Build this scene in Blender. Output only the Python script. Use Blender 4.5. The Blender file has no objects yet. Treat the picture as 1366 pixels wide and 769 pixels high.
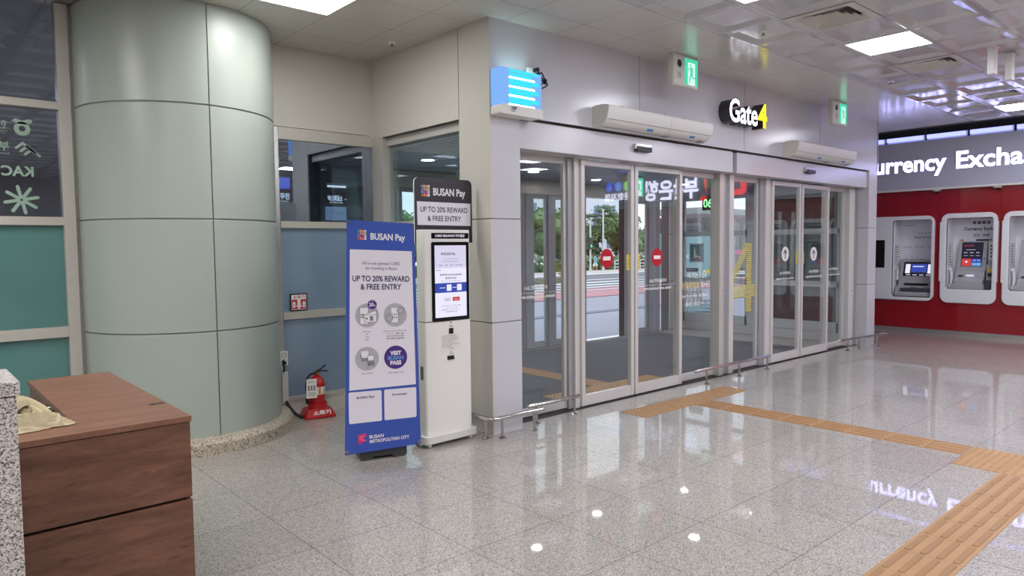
import bpy, bmesh, math, random
from mathutils import Vector, Matrix, Quaternion
random.seed(7)
SC = bpy.context.scene
COL = SC.collection
R = math.radians

# ------------------------------------------------------------------ camera, sky, exposure
CAM = Vector((-3.799, -4.557, 1.6))
YAW, PITCH, ROLL, FPX = 0.72367, -0.058125, -0.010427, 941.9
fw = Vector((math.sin(YAW)*math.cos(PITCH), math.cos(YAW)*math.cos(PITCH), math.sin(PITCH)))
rt = Vector((math.cos(YAW), -math.sin(YAW), 0))
up = rt.cross(fw)
c_, s_ = math.cos(ROLL), math.sin(ROLL)
rt, up = c_*rt + s_*up, -s_*rt + c_*up
cd = bpy.data.cameras.new('camera')
cam = bpy.data.objects.new('camera', cd)
COL.objects.link(cam)
mw = Matrix((rt, up, -fw)).transposed().to_4x4()
mw.translation = CAM
cam.matrix_world = mw
cd.sensor_width = 36.0
cd.lens = FPX/1366*36.0
cd.clip_start, cd.clip_end = 0.05, 600
SC.camera = cam

SC.view_settings.view_transform = 'Standard'
SC.view_settings.look = 'None'
SC.view_settings.gamma = 1.0
SC.view_settings.use_curve_mapping = False
SC.view_settings.exposure = 0.0

SKY = 1.7            # overcast dawn sky
PANEL = 27.0          # ceiling light panels
DOWN = 70.0           # round downlights
w = bpy.data.worlds.new('sky')
SC.world = w
w.use_nodes = True
nt = w.node_tree
bg = nt.nodes['Background']
tc = nt.nodes.new('ShaderNodeTexCoord')
no = nt.nodes.new('ShaderNodeTexNoise'); no.inputs['Scale'].default_value = 3.0; no.inputs['Detail'].default_value = 5
rp = nt.nodes.new('ShaderNodeValToRGB')
rp.color_ramp.elements[0].position = 0.35; rp.color_ramp.elements[0].color = (0.62, 0.74, 0.92, 1)
rp.color_ramp.elements[1].position = 0.6; rp.color_ramp.elements[1].color = (0.92, 0.95, 1.0, 1)
nt.links.new(tc.outputs['Generated'], no.inputs['Vector'])
nt.links.new(no.outputs['Fac'], rp.inputs['Fac'])
nt.links.new(rp.outputs['Color'], bg.inputs['Color'])
bg.inputs['Strength'].default_value = SKY
SC.cycles.max_bounces = 9
SC.cycles.diffuse_bounces = 4
SC.cycles.glossy_bounces = 5
SC.cycles.transmission_bounces = 6
SC.cycles.transparent_max_bounces = 24
SC.cycles.caustics_reflective = False
SC.cycles.caustics_refractive = False
SC.cycles.sample_clamp_indirect = 4.0

# ------------------------------------------------------------------ materials
def lin(c):
    return tuple(((v/255)/12.92 if v/255 <= 0.04045 else ((v/255+0.055)/1.055)**2.4) for v in c) + (1.0,)
MATS = {}
def newmat(name):
    m = bpy.data.materials.new(name); m.use_nodes = True
    n = m.node_tree; n.nodes.clear()
    o = n.nodes.new('ShaderNodeOutputMaterial')
    MATS[name] = m
    return m, n, o
def N(n, t, **kw):
    nd = n.nodes.new(t)
    for k, v in kw.items():
        if k in nd.inputs: nd.inputs[k].default_value = v
        else: setattr(nd, k, v)
    return nd
def pbr(name, rgb, rough=0.5, metal=0.0, spec=0.5, coat=0.0, var=0.0, vscale=6.0, emit=None, es=0.0, bump=0.0, bscale=60.0):
    m, n, o = newmat(name)
    b = n.nodes.new('ShaderNodeBsdfPrincipled')
    col = lin(rgb)
    b.inputs['Base Color'].default_value = col
    b.inputs['Roughness'].default_value = rough
    b.inputs['Metallic'].default_value = metal
    b.inputs['Specular IOR Level'].default_value = spec
    b.inputs['Coat Weight'].default_value = coat
    b.inputs['Coat Roughness'].default_value = 0.08
    if emit:
        b.inputs['Emission Color'].default_value = emit if len(emit) == 4 else tuple(emit)+(1,)
        b.inputs['Emission Strength'].default_value = es
    if var or bump:
        t = n.nodes.new('ShaderNodeTexCoord')
    if var:
        ns = N(n, 'ShaderNodeTexNoise', Scale=vscale, Detail=4.0)
        n.links.new(t.outputs['Object'], ns.inputs['Vector'])
        r = n.nodes.new('ShaderNodeValToRGB')
        r.color_ramp.elements[0].position = 0.3; r.color_ramp.elements[1].position = 0.7
        r.color_ramp.elements[0].color = tuple(v*(1-var) for v in col[:3])+(1,)
        r.color_ramp.elements[1].color = tuple(min(1, v*(1+var)) for v in col[:3])+(1,)
        n.links.new(ns.outputs['Fac'], r.inputs['Fac'])
        n.links.new(r.outputs['Color'], b.inputs['Base Color'])
    if bump:
        ns2 = N(n, 'ShaderNodeTexNoise', Scale=bscale, Detail=3.0)
        n.links.new(t.outputs['Object'], ns2.inputs['Vector'])
        bp = N(n, 'ShaderNodeBump', Strength=bump, Distance=0.01)
        n.links.new(ns2.outputs['Fac'], bp.inputs['Height'])
        n.links.new(bp.outputs['Normal'], b.inputs['Normal'])
    n.links.new(b.outputs[0], o.inputs[0])
    return m
def emis(name, rgb, s):
    m, n, o = newmat(name)
    e = n.nodes.new('ShaderNodeEmission')
    e.inputs[0].default_value = tuple(rgb)+(1,); e.inputs[1].default_value = s
    n.links.new(e.outputs[0], o.inputs[0])
    return m
def glass(name, tint, boost=1.0, base=0.0, rough=0.0, gcol=(1, 1, 1)):
    """thin window glass: tinted straight-through light plus Fresnel reflection"""
    m, n, o = newmat(name)
    tr = n.nodes.new('ShaderNodeBsdfTransparent'); tr.inputs[0].default_value = tuple(tint)+(1,)
    g = n.nodes.new('ShaderNodeBsdfGlossy'); g.inputs['Roughness'].default_value = rough; g.inputs['Color'].default_value = tuple(gcol)+(1,)
    lw = N(n, 'ShaderNodeLayerWeight', Blend=0.5)
    p5 = n.nodes.new('ShaderNodeMath'); p5.operation = 'POWER'; p5.inputs[1].default_value = 5.0
    n.links.new(lw.outputs['Facing'], p5.inputs[0])
    f = n.nodes.new('ShaderNodeMath'); f.operation = 'MULTIPLY_ADD'; f.inputs[1].default_value = 0.96; f.inputs[2].default_value = 0.04
    n.links.new(p5.outputs[0], f.inputs[0])
    mul = n.nodes.new('ShaderNodeMath'); mul.operation = 'MULTIPLY_ADD'; mul.use_clamp = True
    mul.inputs[1].default_value = boost; mul.inputs[2].default_value = base
    n.links.new(f.outputs[0], mul.inputs[0])
    mx = n.nodes.new('ShaderNodeMixShader')
    n.links.new(mul.outputs[0], mx.inputs[0]); n.links.new(tr.outputs[0], mx.inputs[1]); n.links.new(g.outputs[0], mx.inputs[2])
    n.links.new(mx.outputs[0], o.inputs[0])
    return m

pbr('panel_warm', (203, 200, 194), 0.28, var=0.02, vscale=2)
pbr('panel_cool_lit', (204, 203, 210), 0.2, spec=0.6, var=0.02, vscale=2)  # lavender cast of the cool light put into the panel colour
pbr('panel_gap', (95, 92, 90), 0.6)
pbr('frame', (196, 192, 186), 0.3, 0.15, var=0.02)
pbr('door_metal', (212, 208, 206), 0.3, 0.1)
pbr('door_metal_dark', (164, 164, 168), 0.35, 0.2)
pbr('alu', (205, 203, 200), 0.22, 0.85)
pbr('steel', (200, 196, 192), 0.12, 1.0)
pbr('steel_dark', (150, 148, 146), 0.25, 1.0)
pbr('gasket', (28, 28, 30), 0.6)
pbr('dark_void', (20, 20, 22), 0.7)
pbr('column', (172, 182, 176), 0.33, spec=0.5, var=0.025, vscale=1.5)
pbr('column_gap', (140, 146, 142), 0.6)
pbr('ceiling_flat', (206, 203, 196), 0.2, spec=0.7, coat=0.2)
pbr('ceiling_coffer', (200, 199, 202), 0.16, spec=0.8, coat=0.7)
pbr('ceiling_gap', (70, 68, 66), 0.6)
pbr('white_plastic', (226, 225, 222), 0.35)
pbr('ivory_plastic', (214, 212, 202), 0.4)
pbr('kiosk_white', (236, 234, 231), 0.28, spec=0.5)
pbr('kiosk_side', (222, 220, 216), 0.35)
pbr('black_plastic', (24, 24, 27), 0.35)
pbr('grey_plastic', (66, 67, 72), 0.45, var=0.05, vscale=20)
pbr('black_gloss', (14, 14, 18), 0.08)
pbr('header_black', (48, 44, 54), 0.3)
pbr('rubber', (22, 22, 22), 0.7)
pbr('red_paint', (190, 18, 26), 0.2, spec=0.6)
pbr('red_stand', (182, 24, 36), 0.3)
pbr('atm_red', (146, 12, 26), 0.1, spec=0.6, coat=0.3, var=0.05, vscale=0.8)
pbr('atm_white', (228, 230, 234), 0.25)
pbr('atm_grey', (172, 172, 176), 0.35)
pbr('atm_dark', (70, 71, 76), 0.35)
pbr('atm_ad', (226, 228, 238), 0.3)
pbr('fascia_grey', (186, 186, 204), 0.35)
pbr('brass', (196, 160, 80), 0.25, 1.0)
pbr('paper', (232, 230, 226), 0.6)
pbr('ink', (48, 50, 62), 0.6)
pbr('ink_navy', (44, 48, 96), 0.6)
pbr('ink_grey', (136, 134, 146), 0.6)
pbr('print_blue', (58, 86, 178), 0.38)
pbr('print_lilac', (232, 228, 240), 0.42)
pbr('print_white', (236, 235, 240), 0.45)
pbr('print_grey', (180, 178, 188), 0.45)
pbr('print_purple', (74, 44, 132), 0.45)
pbr('print_sky', (96, 150, 214), 0.45)
pbr('print_magenta', (206, 46, 128), 0.4)
pbr('print_pink', (232, 92, 130), 0.4)
pbr('print_orange', (222, 140, 84), 0.4)
pbr('print_yellow', (222, 196, 92), 0.4)
pbr('print_teal', (92, 150, 168), 0.4)
pbr('print_red', (196, 36, 42), 0.4)
pbr('print_black', (22, 22, 24), 0.5)
pbr('sticker_white', (236, 236, 234), 0.5)
pbr('sticker_red', (190, 20, 42), 0.35)
pbr('sticker_yellow', (226, 204, 60), 0.45)
pbr('stripe_yellow', (206, 192, 92), 0.5)
pbr('sage_decal', (150, 176, 162), 0.6)
pbr('frosted_teal', (92, 136, 134), 0.18, spec=0.7, var=0.12, vscale=1.2)
pbr('frosted_blue_sheen', (128, 148, 172), 0.12, spec=0.8, var=0.12, vscale=0.8)  # bluish reflections put into the pane colour as tint and soft variation
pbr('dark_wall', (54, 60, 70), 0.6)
pbr('back_pane', (84, 96, 98), 0.6)
pbr('lobby_wall', (188, 184, 178), 0.5)
pbr('mat', (88, 90, 98), 0.85, var=0.1, vscale=40)
pbr('vest_wall', (196, 200, 204), 0.35)
pbr('outer_metal', (178, 182, 192), 0.35)
pbr('slat', (150, 152, 158), 0.4, 0.2)
pbr('slat_gap', (36, 37, 40), 0.7)
pbr('cloth', (192, 180, 150), 0.9, bump=0.25, bscale=260)
pbr('skin', (206, 160, 132), 0.5)
pbr('hair', (30, 26, 24), 0.6)
pbr('shirt_blue', (112, 184, 216), 0.7)
pbr('shorts_white', (232, 232, 228), 0.7)
pbr('bark', (84, 70, 58), 0.9)
pbr('pole_white', (214, 216, 220), 0.4)
pbr('asphalt', (120, 120, 128), 0.7, var=0.06, vscale=0.6)
pbr('pavement', (158, 158, 172), 0.6, var=0.05, vscale=0.5)
pbr('pave_band', (118, 120, 134), 0.6)
pbr('road_pink', (196, 140, 146), 0.7)
pbr('road_white', (232, 232, 236), 0.7)
pbr('sidewalk', (206, 196, 190), 0.7)
pbr('soil', (150, 112, 92), 0.9)
pbr('bus_dark', (52, 56, 66), 0.25)
pbr('bus_glass', (24, 28, 36), 0.08)
pbr('shelter_teal', (118, 158, 166), 0.25)
pbr('building_white', (226, 230, 236), 0.5)
pbr('building_glass', (120, 140, 170), 0.2)
pbr('canopy_grey', (150, 160, 160), 0.5)
for i, c in enumerate([(112, 142, 92), (94, 126, 82), (130, 156, 104), (82, 112, 74)]):
    pbr('leaf_%d' % i, c, 0.6)
glass('glass_clear', (0.965, 0.98, 0.975), 1.0)
glass('glass_green', (0.82, 0.92, 0.90), 1.2, 0.02)
glass('glass_mirror', (0.74, 0.80, 0.86), 1.5, 0.28, gcol=(0.74, 0.82, 1.0))
emis('light_panel', (1.0, 0.98, 0.94), PANEL)
emis('light_panel_cool', (0.90, 0.91, 1.0), PANEL)
emis('downlight_glow', (1.0, 0.98, 0.95), DOWN)
emis('letter_white', (0.46, 0.46, 1.0), 6.5)
emis('gate_white', (0.9, 0.9, 1.0), 2.2)
emis('gate_yellow', (1.0, 0.86, 0.04), 1.3)
emis('bank_white', (0.78, 0.78, 1.0), 10.0)
emis('cove', (0.30, 0.33, 1.0), 2.2)  # glow that paints reflections in the shiny soffit
emis('logo_red', (1.0, 0.05, 0.06), 5.0)
emis('logo_blue', (0.05, 0.12, 1.0), 5.0)
emis('logo_blue_light', (0.12, 0.35, 1.0), 5.0)
emis('logo_green', (0.25, 0.9, 0.1), 5.0)
emis('exit_green', (0.06, 0.60, 0.38), 1.15)
emis('exit_white', (0.70, 1.0, 0.90), 1.0)
emis('trap_cyan', (0.06, 0.74, 1.0), 1.1)
emis('trap_shell', (0.24, 0.50, 1.0), 0.95)
emis('trap_tube', (0.62, 1.0, 1.0), 22.0)
emis('screen_lilac', (0.74, 0.70, 0.90), 0.95)
emis('screen_white', (0.86, 0.84, 1.0), 1.0)
emis('screen_blue', (0.06, 0.10, 0.52), 0.8)
emis('screen_navy', (0.025, 0.022, 0.04), 1.0)
emis('screen_red', (0.78, 0.09, 0.10), 0.75)
emis('screen_bluebtn', (0.12, 0.36, 0.72), 0.8)
emis('screen_ink', (0.10, 0.10, 0.2), 0.5)
emis('sign_blue', (0.10, 0.16, 0.75), 1.6)
emis('sign_pale', (0.30, 0.48, 0.75), 0.8)
emis('sign_text', (0.75, 0.9, 1.0), 2.4)
emis('clock_green', (0.30, 1.0, 0.40), 1.6)
emis('signal_green', (0.05, 0.9, 0.6), 1.2)
emis('tube_white', (0.85, 0.95, 1.0), 2.0)
pbr('clock_face', (14, 60, 34), 0.4)
pbr('dim_text', (120, 124, 140), 0.6)
pbr('dim_sign', (36, 38, 58), 0.5)

def granite(name, c0, c1, c2, rough, scale, grid=None, coat=0.0, bump=0.0):
    m, n, o = newmat(name)
    b = n.nodes.new('ShaderNodeBsdfPrincipled')
    t = n.nodes.new('ShaderNodeTexCoord')
    v = N(n, 'ShaderNodeTexVoronoi', Scale=scale); v.feature = 'F1'
    n.links.new(t.outputs['Object'], v.inputs['Vector'])
    sep = n.nodes.new('ShaderNodeSeparateColor')
    n.links.new(v.outputs['Color'], sep.inputs[0])
    r = n.nodes.new('ShaderNodeValToRGB')
    e = r.color_ramp.elements
    e[0].position = 0.0; e[0].color = lin(c0)
    e[1].position = 0.95; e[1].color = lin(c2)
    x = e.new(0.16); x.color = lin(tuple(a*.55+b_*.45 for a, b_ in zip(c0, c1)))
    x = e.new(0.32); x.color = lin(c1)
    n.links.new(sep.outputs[0], r.inputs['Fac'])
    ns = N(n, 'ShaderNodeTexNoise', Scale=scale*0.55, Detail=4.0)
    n.links.new(t.outputs['Object'], ns.inputs['Vector'])
    mr = N(n, 'ShaderNodeMapRange'); mr.inputs[1].default_value = 0.3; mr.inputs[2].default_value = 0.7
    mr.inputs[3].default_value = 0.86; mr.inputs[4].default_value = 1.14
    n.links.new(ns.outputs['Fac'], mr.inputs[0])
    mul = n.nodes.new('ShaderNodeMix'); mul.data_type = 'RGBA'; mul.blend_type = 'MULTIPLY'; mul.inputs[0].default_value = 1.0
    n.links.new(r.outputs['Color'], mul.inputs[6]); n.links.new(mr.outputs[0], mul.inputs[7])
    out = mul.outputs[2]
    if grid:
        x0, px, y0, py, wd = grid
        sx = n.nodes.new('ShaderNodeSeparateXYZ'); n.links.new(t.outputs['Object'], sx.inputs[0])
        ids, lines = [], []
        for k, (o0, p) in enumerate(((x0, px), (y0, py))):
            a = n.nodes.new('ShaderNodeMath'); a.operation = 'SUBTRACT'; a.inputs[1].default_value = o0
            n.links.new(sx.outputs[k], a.inputs[0])
            d = n.nodes.new('ShaderNodeMath'); d.operation = 'DIVIDE'; d.inputs[1].default_value = p
            n.links.new(a.outputs[0], d.inputs[0])
            fl = n.nodes.new('ShaderNodeMath'); fl.operation = 'FLOOR'; n.links.new(d.outputs[0], fl.inputs[0])
            fr = n.nodes.new('ShaderNodeMath'); fr.operation = 'FRACT'; n.links.new(d.outputs[0], fr.inputs[0])
            lt = n.nodes.new('ShaderNodeMath'); lt.operation = 'LESS_THAN'; lt.inputs[1].default_value = wd[k]/p
            n.links.new(fr.outputs[0], lt.inputs[0])
            ids.append(fl); lines.append(lt)
        cb = n.nodes.new('ShaderNodeCombineXYZ')
        n.links.new(ids[0].outputs[0], cb.inputs[0]); n.links.new(ids[1].outputs[0], cb.inputs[1])
        wn = n.nodes.new('ShaderNodeTexWhiteNoise'); wn.noise_dimensions = '3D'
        n.links.new(cb.outputs[0], wn.inputs['Vector'])
        mr2 = N(n, 'ShaderNodeMapRange'); mr2.inputs[3].default_value = 0.95; mr2.inputs[4].default_value = 1.05
        n.links.new(wn.outputs['Value'], mr2.inputs[0])
        m2 = n.nodes.new('ShaderNodeMix'); m2.data_type = 'RGBA'; m2.blend_type = 'MULTIPLY'; m2.inputs[0].default_value = 1.0
        n.links.new(out, m2.inputs[6]); n.links.new(mr2.outputs[0], m2.inputs[7])
        mx = n.nodes.new('ShaderNodeMath'); mx.operation = 'MAXIMUM'
        n.links.new(lines[0].outputs[0], mx.inputs[0]); n.links.new(lines[1].outputs[0], mx.inputs[1])
        m3 = n.nodes.new('ShaderNodeMix'); m3.data_type = 'RGBA'
        n.links.new(mx.outputs[0], m3.inputs[0]); n.links.new(m2.outputs[2], m3.inputs[6])
        m3.inputs[7].default_value = lin((84, 78, 74))
        out = m3.outputs[2]
    n.links.new(out, b.inputs['Base Color'])
    b.inputs['Roughness'].default_value = rough
    b.inputs['Coat Weight'].default_value = coat
    b.inputs['Coat Roughness'].default_value = 0.03
    n.links.new(b.outputs[0], o.inputs[0])
    return m
granite('floor_granite', (98, 92, 88), (160, 154, 148), (202, 196, 190), 0.38, 215, (-0.954, 0.605, -0.478, 0.6, (0.004, 0.004)), coat=0.75)
granite('curb_granite', (92, 84, 76), (168, 156, 140), (214, 204, 190), 0.45, 150)
granite('pier_granite', (70, 66, 68), (176, 170, 170), (222, 216, 214), 0.4, 210)

def wood(name, c0, c1, axis):
    m, n, o = newmat(name)
    b = n.nodes.new('ShaderNodeBsdfPrincipled')
    t = n.nodes.new('ShaderNodeTexCoord')
    mp = n.nodes.new('ShaderNodeMapping'); mp.inputs['Scale'].default_value = axis
    n.links.new(t.outputs['Object'], mp.inputs['Vector'])
    n1 = N(n, 'ShaderNodeTexNoise', Scale=3.0, Detail=6.0, Roughness=0.6, Distortion=0.6)
    n.links.new(mp.outputs[0], n1.inputs['Vector'])
    mp2 = n.nodes.new('ShaderNodeMapping'); mp2.inputs['Scale'].default_value = tuple(v*7 for v in axis)
    n.links.new(t.outputs['Object'], mp2.inputs['Vector'])
    n2 = N(n, 'ShaderNodeTexNoise', Scale=6.0, Detail=3.0)
    n.links.new(mp2.outputs[0], n2.inputs['Vector'])
    vo = N(n, 'ShaderNodeTexVoronoi', Scale=2.4)
    mp3 = n.nodes.new('ShaderNodeMapping'); mp3.inputs['Scale'].default_value = tuple(v*0.8+1.6 for v in axis)
    n.links.new(t.outputs['Object'], mp3.inputs['Vector']); n.links.new(mp3.outputs[0], vo.inputs['Vector'])
    kn = N(n, 'ShaderNodeMapRange'); kn.inputs[1].default_value = 0.0; kn.inputs[2].default_value = 0.16
    kn.inputs[3].default_value = -0.28; kn.inputs[4].default_value = 0.0
    n.links.new(vo.outputs['Distance'], kn.inputs[0])
    ad = n.nodes.new('ShaderNodeMath'); ad.operation = 'MULTIPLY_ADD'; ad.inputs[1].default_value = 0.35
    n.links.new(n2.outputs['Fac'], ad.inputs[0]); n.links.new(n1.outputs['Fac'], ad.inputs[2])
    ad2 = n.nodes.new('ShaderNodeMath'); ad2.operation = 'ADD'
    n.links.new(ad.outputs[0], ad2.inputs[0]); n.links.new(kn.outputs[0], ad2.inputs[1])
    r = n.nodes.new('ShaderNodeValToRGB')
    r.color_ramp.elements[0].position = 0.42; r.color_ramp.elements[0].color = lin(c0)
    r.color_ramp.elements[1].position = 0.92; r.color_ramp.elements[1].color = lin(c1)
    n.links.new(ad2.outputs[0], r.inputs['Fac'])
    n.links.new(r.outputs['Color'], b.inputs['Base Color'])
    b.inputs['Roughness'].default_value = 0.42
    n.links.new(b.outputs[0], o.inputs[0])
wood('wood_front', (84, 54, 42), (134, 94, 76), (1.0, 1.0, 7.0))
wood('wood_top', (104, 70, 56), (146, 104, 86), (1.0, 6.0, 1.0))
pbr('tactile_bar', (156, 118, 82), 0.5, spec=0.4, var=0.06, vscale=5)
pbr('tactile', (172, 134, 94), 0.45, spec=0.4, var=0.06, vscale=5)

# ------------------------------------------------------------------ mesh builder
TXT = {}
def text_mesh(s, bold):
    key = (s, bold)
    if key not in TXT:
        cu = bpy.data.curves.new('t', 'FONT'); cu.body = s; cu.size = 1.0; cu.offset = bold
        cu.resolution_u = 3
        ob = bpy.data.objects.new('t', cu); COL.objects.link(ob)
        dg = bpy.context.evaluated_depsgraph_get(); dg.update()
        me = bpy.data.meshes.new_from_object(ob.evaluated_get(dg))
        vs = [(v.co.x, v.co.y) for v in me.vertices]
        fs = [tuple(p.vertices) for p in me.polygons]
        bpy.data.objects.remove(ob); bpy.data.curves.remove(cu); bpy.data.meshes.remove(me)
        TXT[key] = (vs, fs)
    return TXT[key]

def frame(o, u, v):
    o, u, v = Vector(o), Vector(u).normalized(), Vector(v).normalized()
    n = u.cross(v)
    return lambda a, b, l=0.0: o + u*a + v*b + n*l

class MB:
    def __init__(s):
        s.v, s.f, s.m = [], [], []
    def add(s, vs, fs, m):
        k = len(s.v)
        s.v += [Vector(p) for p in vs]
        s.f += [tuple(i+k for i in f) for f in fs]
        s.m += [m]*len(fs)
        return s
    def box(s, x0, x1, y0, y1, z0, z1, m):
        return s.add([(x, y, z) for z in (z0, z1) for x, y in ((x0, y0), (x1, y0), (x1, y1), (x0, y1))],
                     [(3, 2, 1, 0), (4, 5, 6, 7), (0, 1, 5, 4), (1, 2, 6, 5), (2, 3, 7, 6), (3, 0, 4, 7)], m)
    def quad(s, a, b, c, d, m):
        return s.add([a, b, c, d], [(0, 1, 2, 3)], m)
    def poly(s, pts, m):
        return s.add(pts, [tuple(range(len(pts)))], m)
    def prism(s, fr, pts, l0, l1, m, mside=None):
        n = len(pts)
        s.add([fr(a, b, l1) for a, b in pts], [tuple(range(n))], m)
        s.add([fr(a, b, l0) for a, b in pts], [tuple(range(n))[::-1]], mside or m)
        s.add([fr(a, b, l0) for a, b in pts]+[fr(a, b, l1) for a, b in pts],
              [(i, (i+1) % n, n+(i+1) % n, n+i) for i in range(n)], mside or m)
        return s
    def ring(s, fr, outer, inner, l0, l1, m):
        n = len(outer)
        P = [fr(a, b, l1) for a, b in outer]+[fr(a, b, l1) for a, b in inner]+[fr(a, b, l0) for a, b in outer]+[fr(a, b, l0) for a, b in inner]
        F = []
        for i in range(n):
            j = (i+1) % n
            F += [(i, j, n+j, n+i), (2*n+j, 2*n+i, 3*n+i, 3*n+j), (2*n+i, 2*n+j, j, i), (n+i, n+j, 3*n+j, 3*n+i)]
        return s.add(P, F, m)
    def disc(s, fr, cx, cy, r, l, m, n=28, ry=None):
        ry = ry or r
        return s.poly([fr(cx+r*math.cos(2*math.pi*i/n), cy+ry*math.sin(2*math.pi*i/n), l) for i in range(n)], m)
    def rect(s, fr, a0, a1, b0, b1, l, m):
        return s.quad(fr(a0, b0, l), fr(a1, b0, l), fr(a1, b1, l), fr(a0, b1, l), m)
    def cyl(s, p0, p1, r0, m, r1=None, n=16, caps=True):
        p0, p1 = Vector(p0), Vector(p1); r1 = r0 if r1 is None else r1
        d = (p1-p0).normalized(); a = d.orthogonal().normalized(); b = d.cross(a)
        P = [p + (a*math.cos(2*math.pi*i/n)+b*math.sin(2*math.pi*i/n))*r for p, r in ((p0, r0), (p1, r1)) for i in range(n)]
        F = [(i, (i+1) % n, n+(i+1) % n, n+i) for i in range(n)]
        if caps: F += [tuple(range(n))[::-1], tuple(range(n, 2*n))]
        return s.add(P, F, m)
    def tube(s, pts, r, m, n=12):
        pts = [Vector(p) for p in pts]
        P, a = [], None
        for k, p in enumerate(pts):
            d = (pts[min(k+1, len(pts)-1)]-pts[max(k-1, 0)]).normalized()
            if a is None: a = d.orthogonal().normalized()
            a = (a-d*a.dot(d)).normalized(); b = d.cross(a)
            P += [p+(a*math.cos(2*math.pi*i/n)+b*math.sin(2*math.pi*i/n))*r for i in range(n)]
        F = []
        for k in range(len(pts)-1):
            F += [(k*n+i, k*n+(i+1) % n, (k+1)*n+(i+1) % n, (k+1)*n+i) for i in range(n)]
        F += [tuple(range(n))[::-1], tuple(range((len(pts)-1)*n, len(pts)*n))]
        return s.add(P, F, m)
    def lathe(s, c, prof, m, n=32, a0=0.0, a1=2*math.pi):
        full = abs(a1-a0-2*math.pi) < 1e-6
        k = n if full else n+1
        P = [(c[0]+r*math.cos(a0+(a1-a0)*i/n), c[1]+r*math.sin(a0+(a1-a0)*i/n), c[2]+z) for r, z in prof for i in range(k)]
        F = []
        for j in range(len(prof)-1):
            for i in range(n):
                i2 = (i+1) % k
                F.append((j*k+i, j*k+i2, (j+1)*k+i2, (j+1)*k+i))
        return s.add(P, F, m)
    def text(s, fr, body, x, y, h, m, w=None, align='l', bold=0.0, l=0.001, depth=0.0, mside=None, mirror=False):
        vs, fs = text_mesh(body, bold)
        if not vs: return s
        x0 = min(p[0] for p in vs); x1 = max(p[0] for p in vs)
        k = h/0.727
        kx = k if w is None else w/(x1-x0)
        W = (x1-x0)*kx
        ox = {'l': 0, 'c': -W/2, 'r': -W}[align]
        pts = [((p[0]-x0)*kx, p[1]*k) for p in vs]
        if mirror: pts = [(W-a, b) for a, b in pts]
        s.add([fr(x+ox+a, y+b, l) for a, b in pts], fs if not mirror else [f[::-1] for f in fs], m)
        if depth:
            cnt = {}
            for f in fs:
                for i in range(len(f)):
                    e = (f[i], f[(i+1) % len(f)])
                    key = tuple(sorted((tuple(round(q, 5) for q in vs[e[0]]), tuple(round(q, 5) for q in vs[e[1]]))))
                    cnt.setdefault(key, []).append(e)
            Q, G = [], []
            for key, es in cnt.items():
                if len(es) == 1:
                    i, j = es[0]; b0 = len(Q)
                    a, c = pts[i], pts[j]
                    Q += [fr(x+ox+a[0], y+a[1], l), fr(x+ox+c[0], y+c[1], l), fr(x+ox+c[0], y+c[1], l-depth), fr(x+ox+a[0], y+a[1], l-depth)]
                    G.append((b0+1, b0, b0+3, b0+2))
            s.add(Q, G, mside or m)
        return s
    def build(s, name, parent=None, local=False, smooth=35, bevel=0.0, seg=2):
        me = bpy.data.meshes.new(name)
        off = Vector((0, 0, 0))
        if parent is not None and not local:
            inv = WORLD[parent.name].inverted()
            vs = [inv @ p for p in s.v]
        else:
            vs = s.v
        me.from_pydata([tuple(p) for p in vs], [], s.f)
        keys = []
        for k in s.m:
            if k not in keys: keys.append(k)
        for k in keys: me.materials.append(MATS[k])
        for p, k in zip(me.polygons, s.m): p.material_index = keys.index(k)
        if smooth:
            me.polygons.foreach_set('use_smooth', [True]*len(me.polygons))
            me.set_sharp_from_angle(angle=R(smooth))
        me.update()
        o = bpy.data.objects.new(name, me)
        COL.objects.link(o)
        if parent is not None: o.parent = parent
        WORLD[o.name] = (WORLD[parent.name] if parent is not None else Matrix.Identity(4)).copy()
        if bevel:
            b = o.modifiers.new('bevel', 'BEVEL'); b.width = bevel; b.segments = seg; b.limit_method = 'ANGLE'; b.angle_limit = R(40)
            b.harden_normals = True
        return o
WORLD = {}
def tag(o, label, cat=None, group=None, kind=None):
    o['label'] = label
    if cat: o['category'] = cat
    if group: o['group'] = group
    if kind: o['kind'] = kind
    return o
def thing(name, label, cat, loc=(0, 0, 0), rz=0.0, group=None):
    o = bpy.data.objects.new(name, None); COL.objects.link(o)
    o.empty_display_size = 0.1
    o.location = loc; o.rotation_euler = (0, 0, rz)
    WORLD[o.name] = Matrix.Translation(Vector(loc)) @ Matrix.Rotation(rz, 4, 'Z')
    return tag(o, label, cat, group)
def struct(o, label, cat):
    return tag(o, label, cat, None, 'structure')
def dup(root, loc, label, group=None, rz=None):
    r = root.copy(); COL.objects.link(r); r.location = loc
    if rz is not None: r.rotation_euler = (0, 0, rz)
    r['label'] = label
    if group: r['group'] = group
    for ch in list(root.children):
        c = ch.copy(); COL.objects.link(c); c.parent = r
        for g in ch.children:
            d = g.copy(); COL.objects.link(d); d.parent = c
    return r
def rrect(a0, a1, b0, b1, r, n=6, corners=(1, 1, 1, 1)):
    pts = []
    for (cx, cy, st, on) in ((a1-r, b1-r, 0, corners[0]), (a0+r, b1-r, 90, corners[1]), (a0+r, b0+r, 180, corners[2]), (a1-r, b0+r, 270, corners[3])):
        if on:
            pts += [(cx+r*math.cos(R(st+90*i/n)), cy+r*math.sin(R(st+90*i/n))) for i in range(n+1)]
        else:
            sx = 1 if st in (0, 270) else -1; sy = 1 if st in (0, 90) else -1
            pts.append((cx+sx*r, cy+sy*r))
    return pts
XZ = lambda y: frame((0, y, 0), (1, 0, 0), (0, 0, 1))          # faces -y; a = x, b = z

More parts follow.
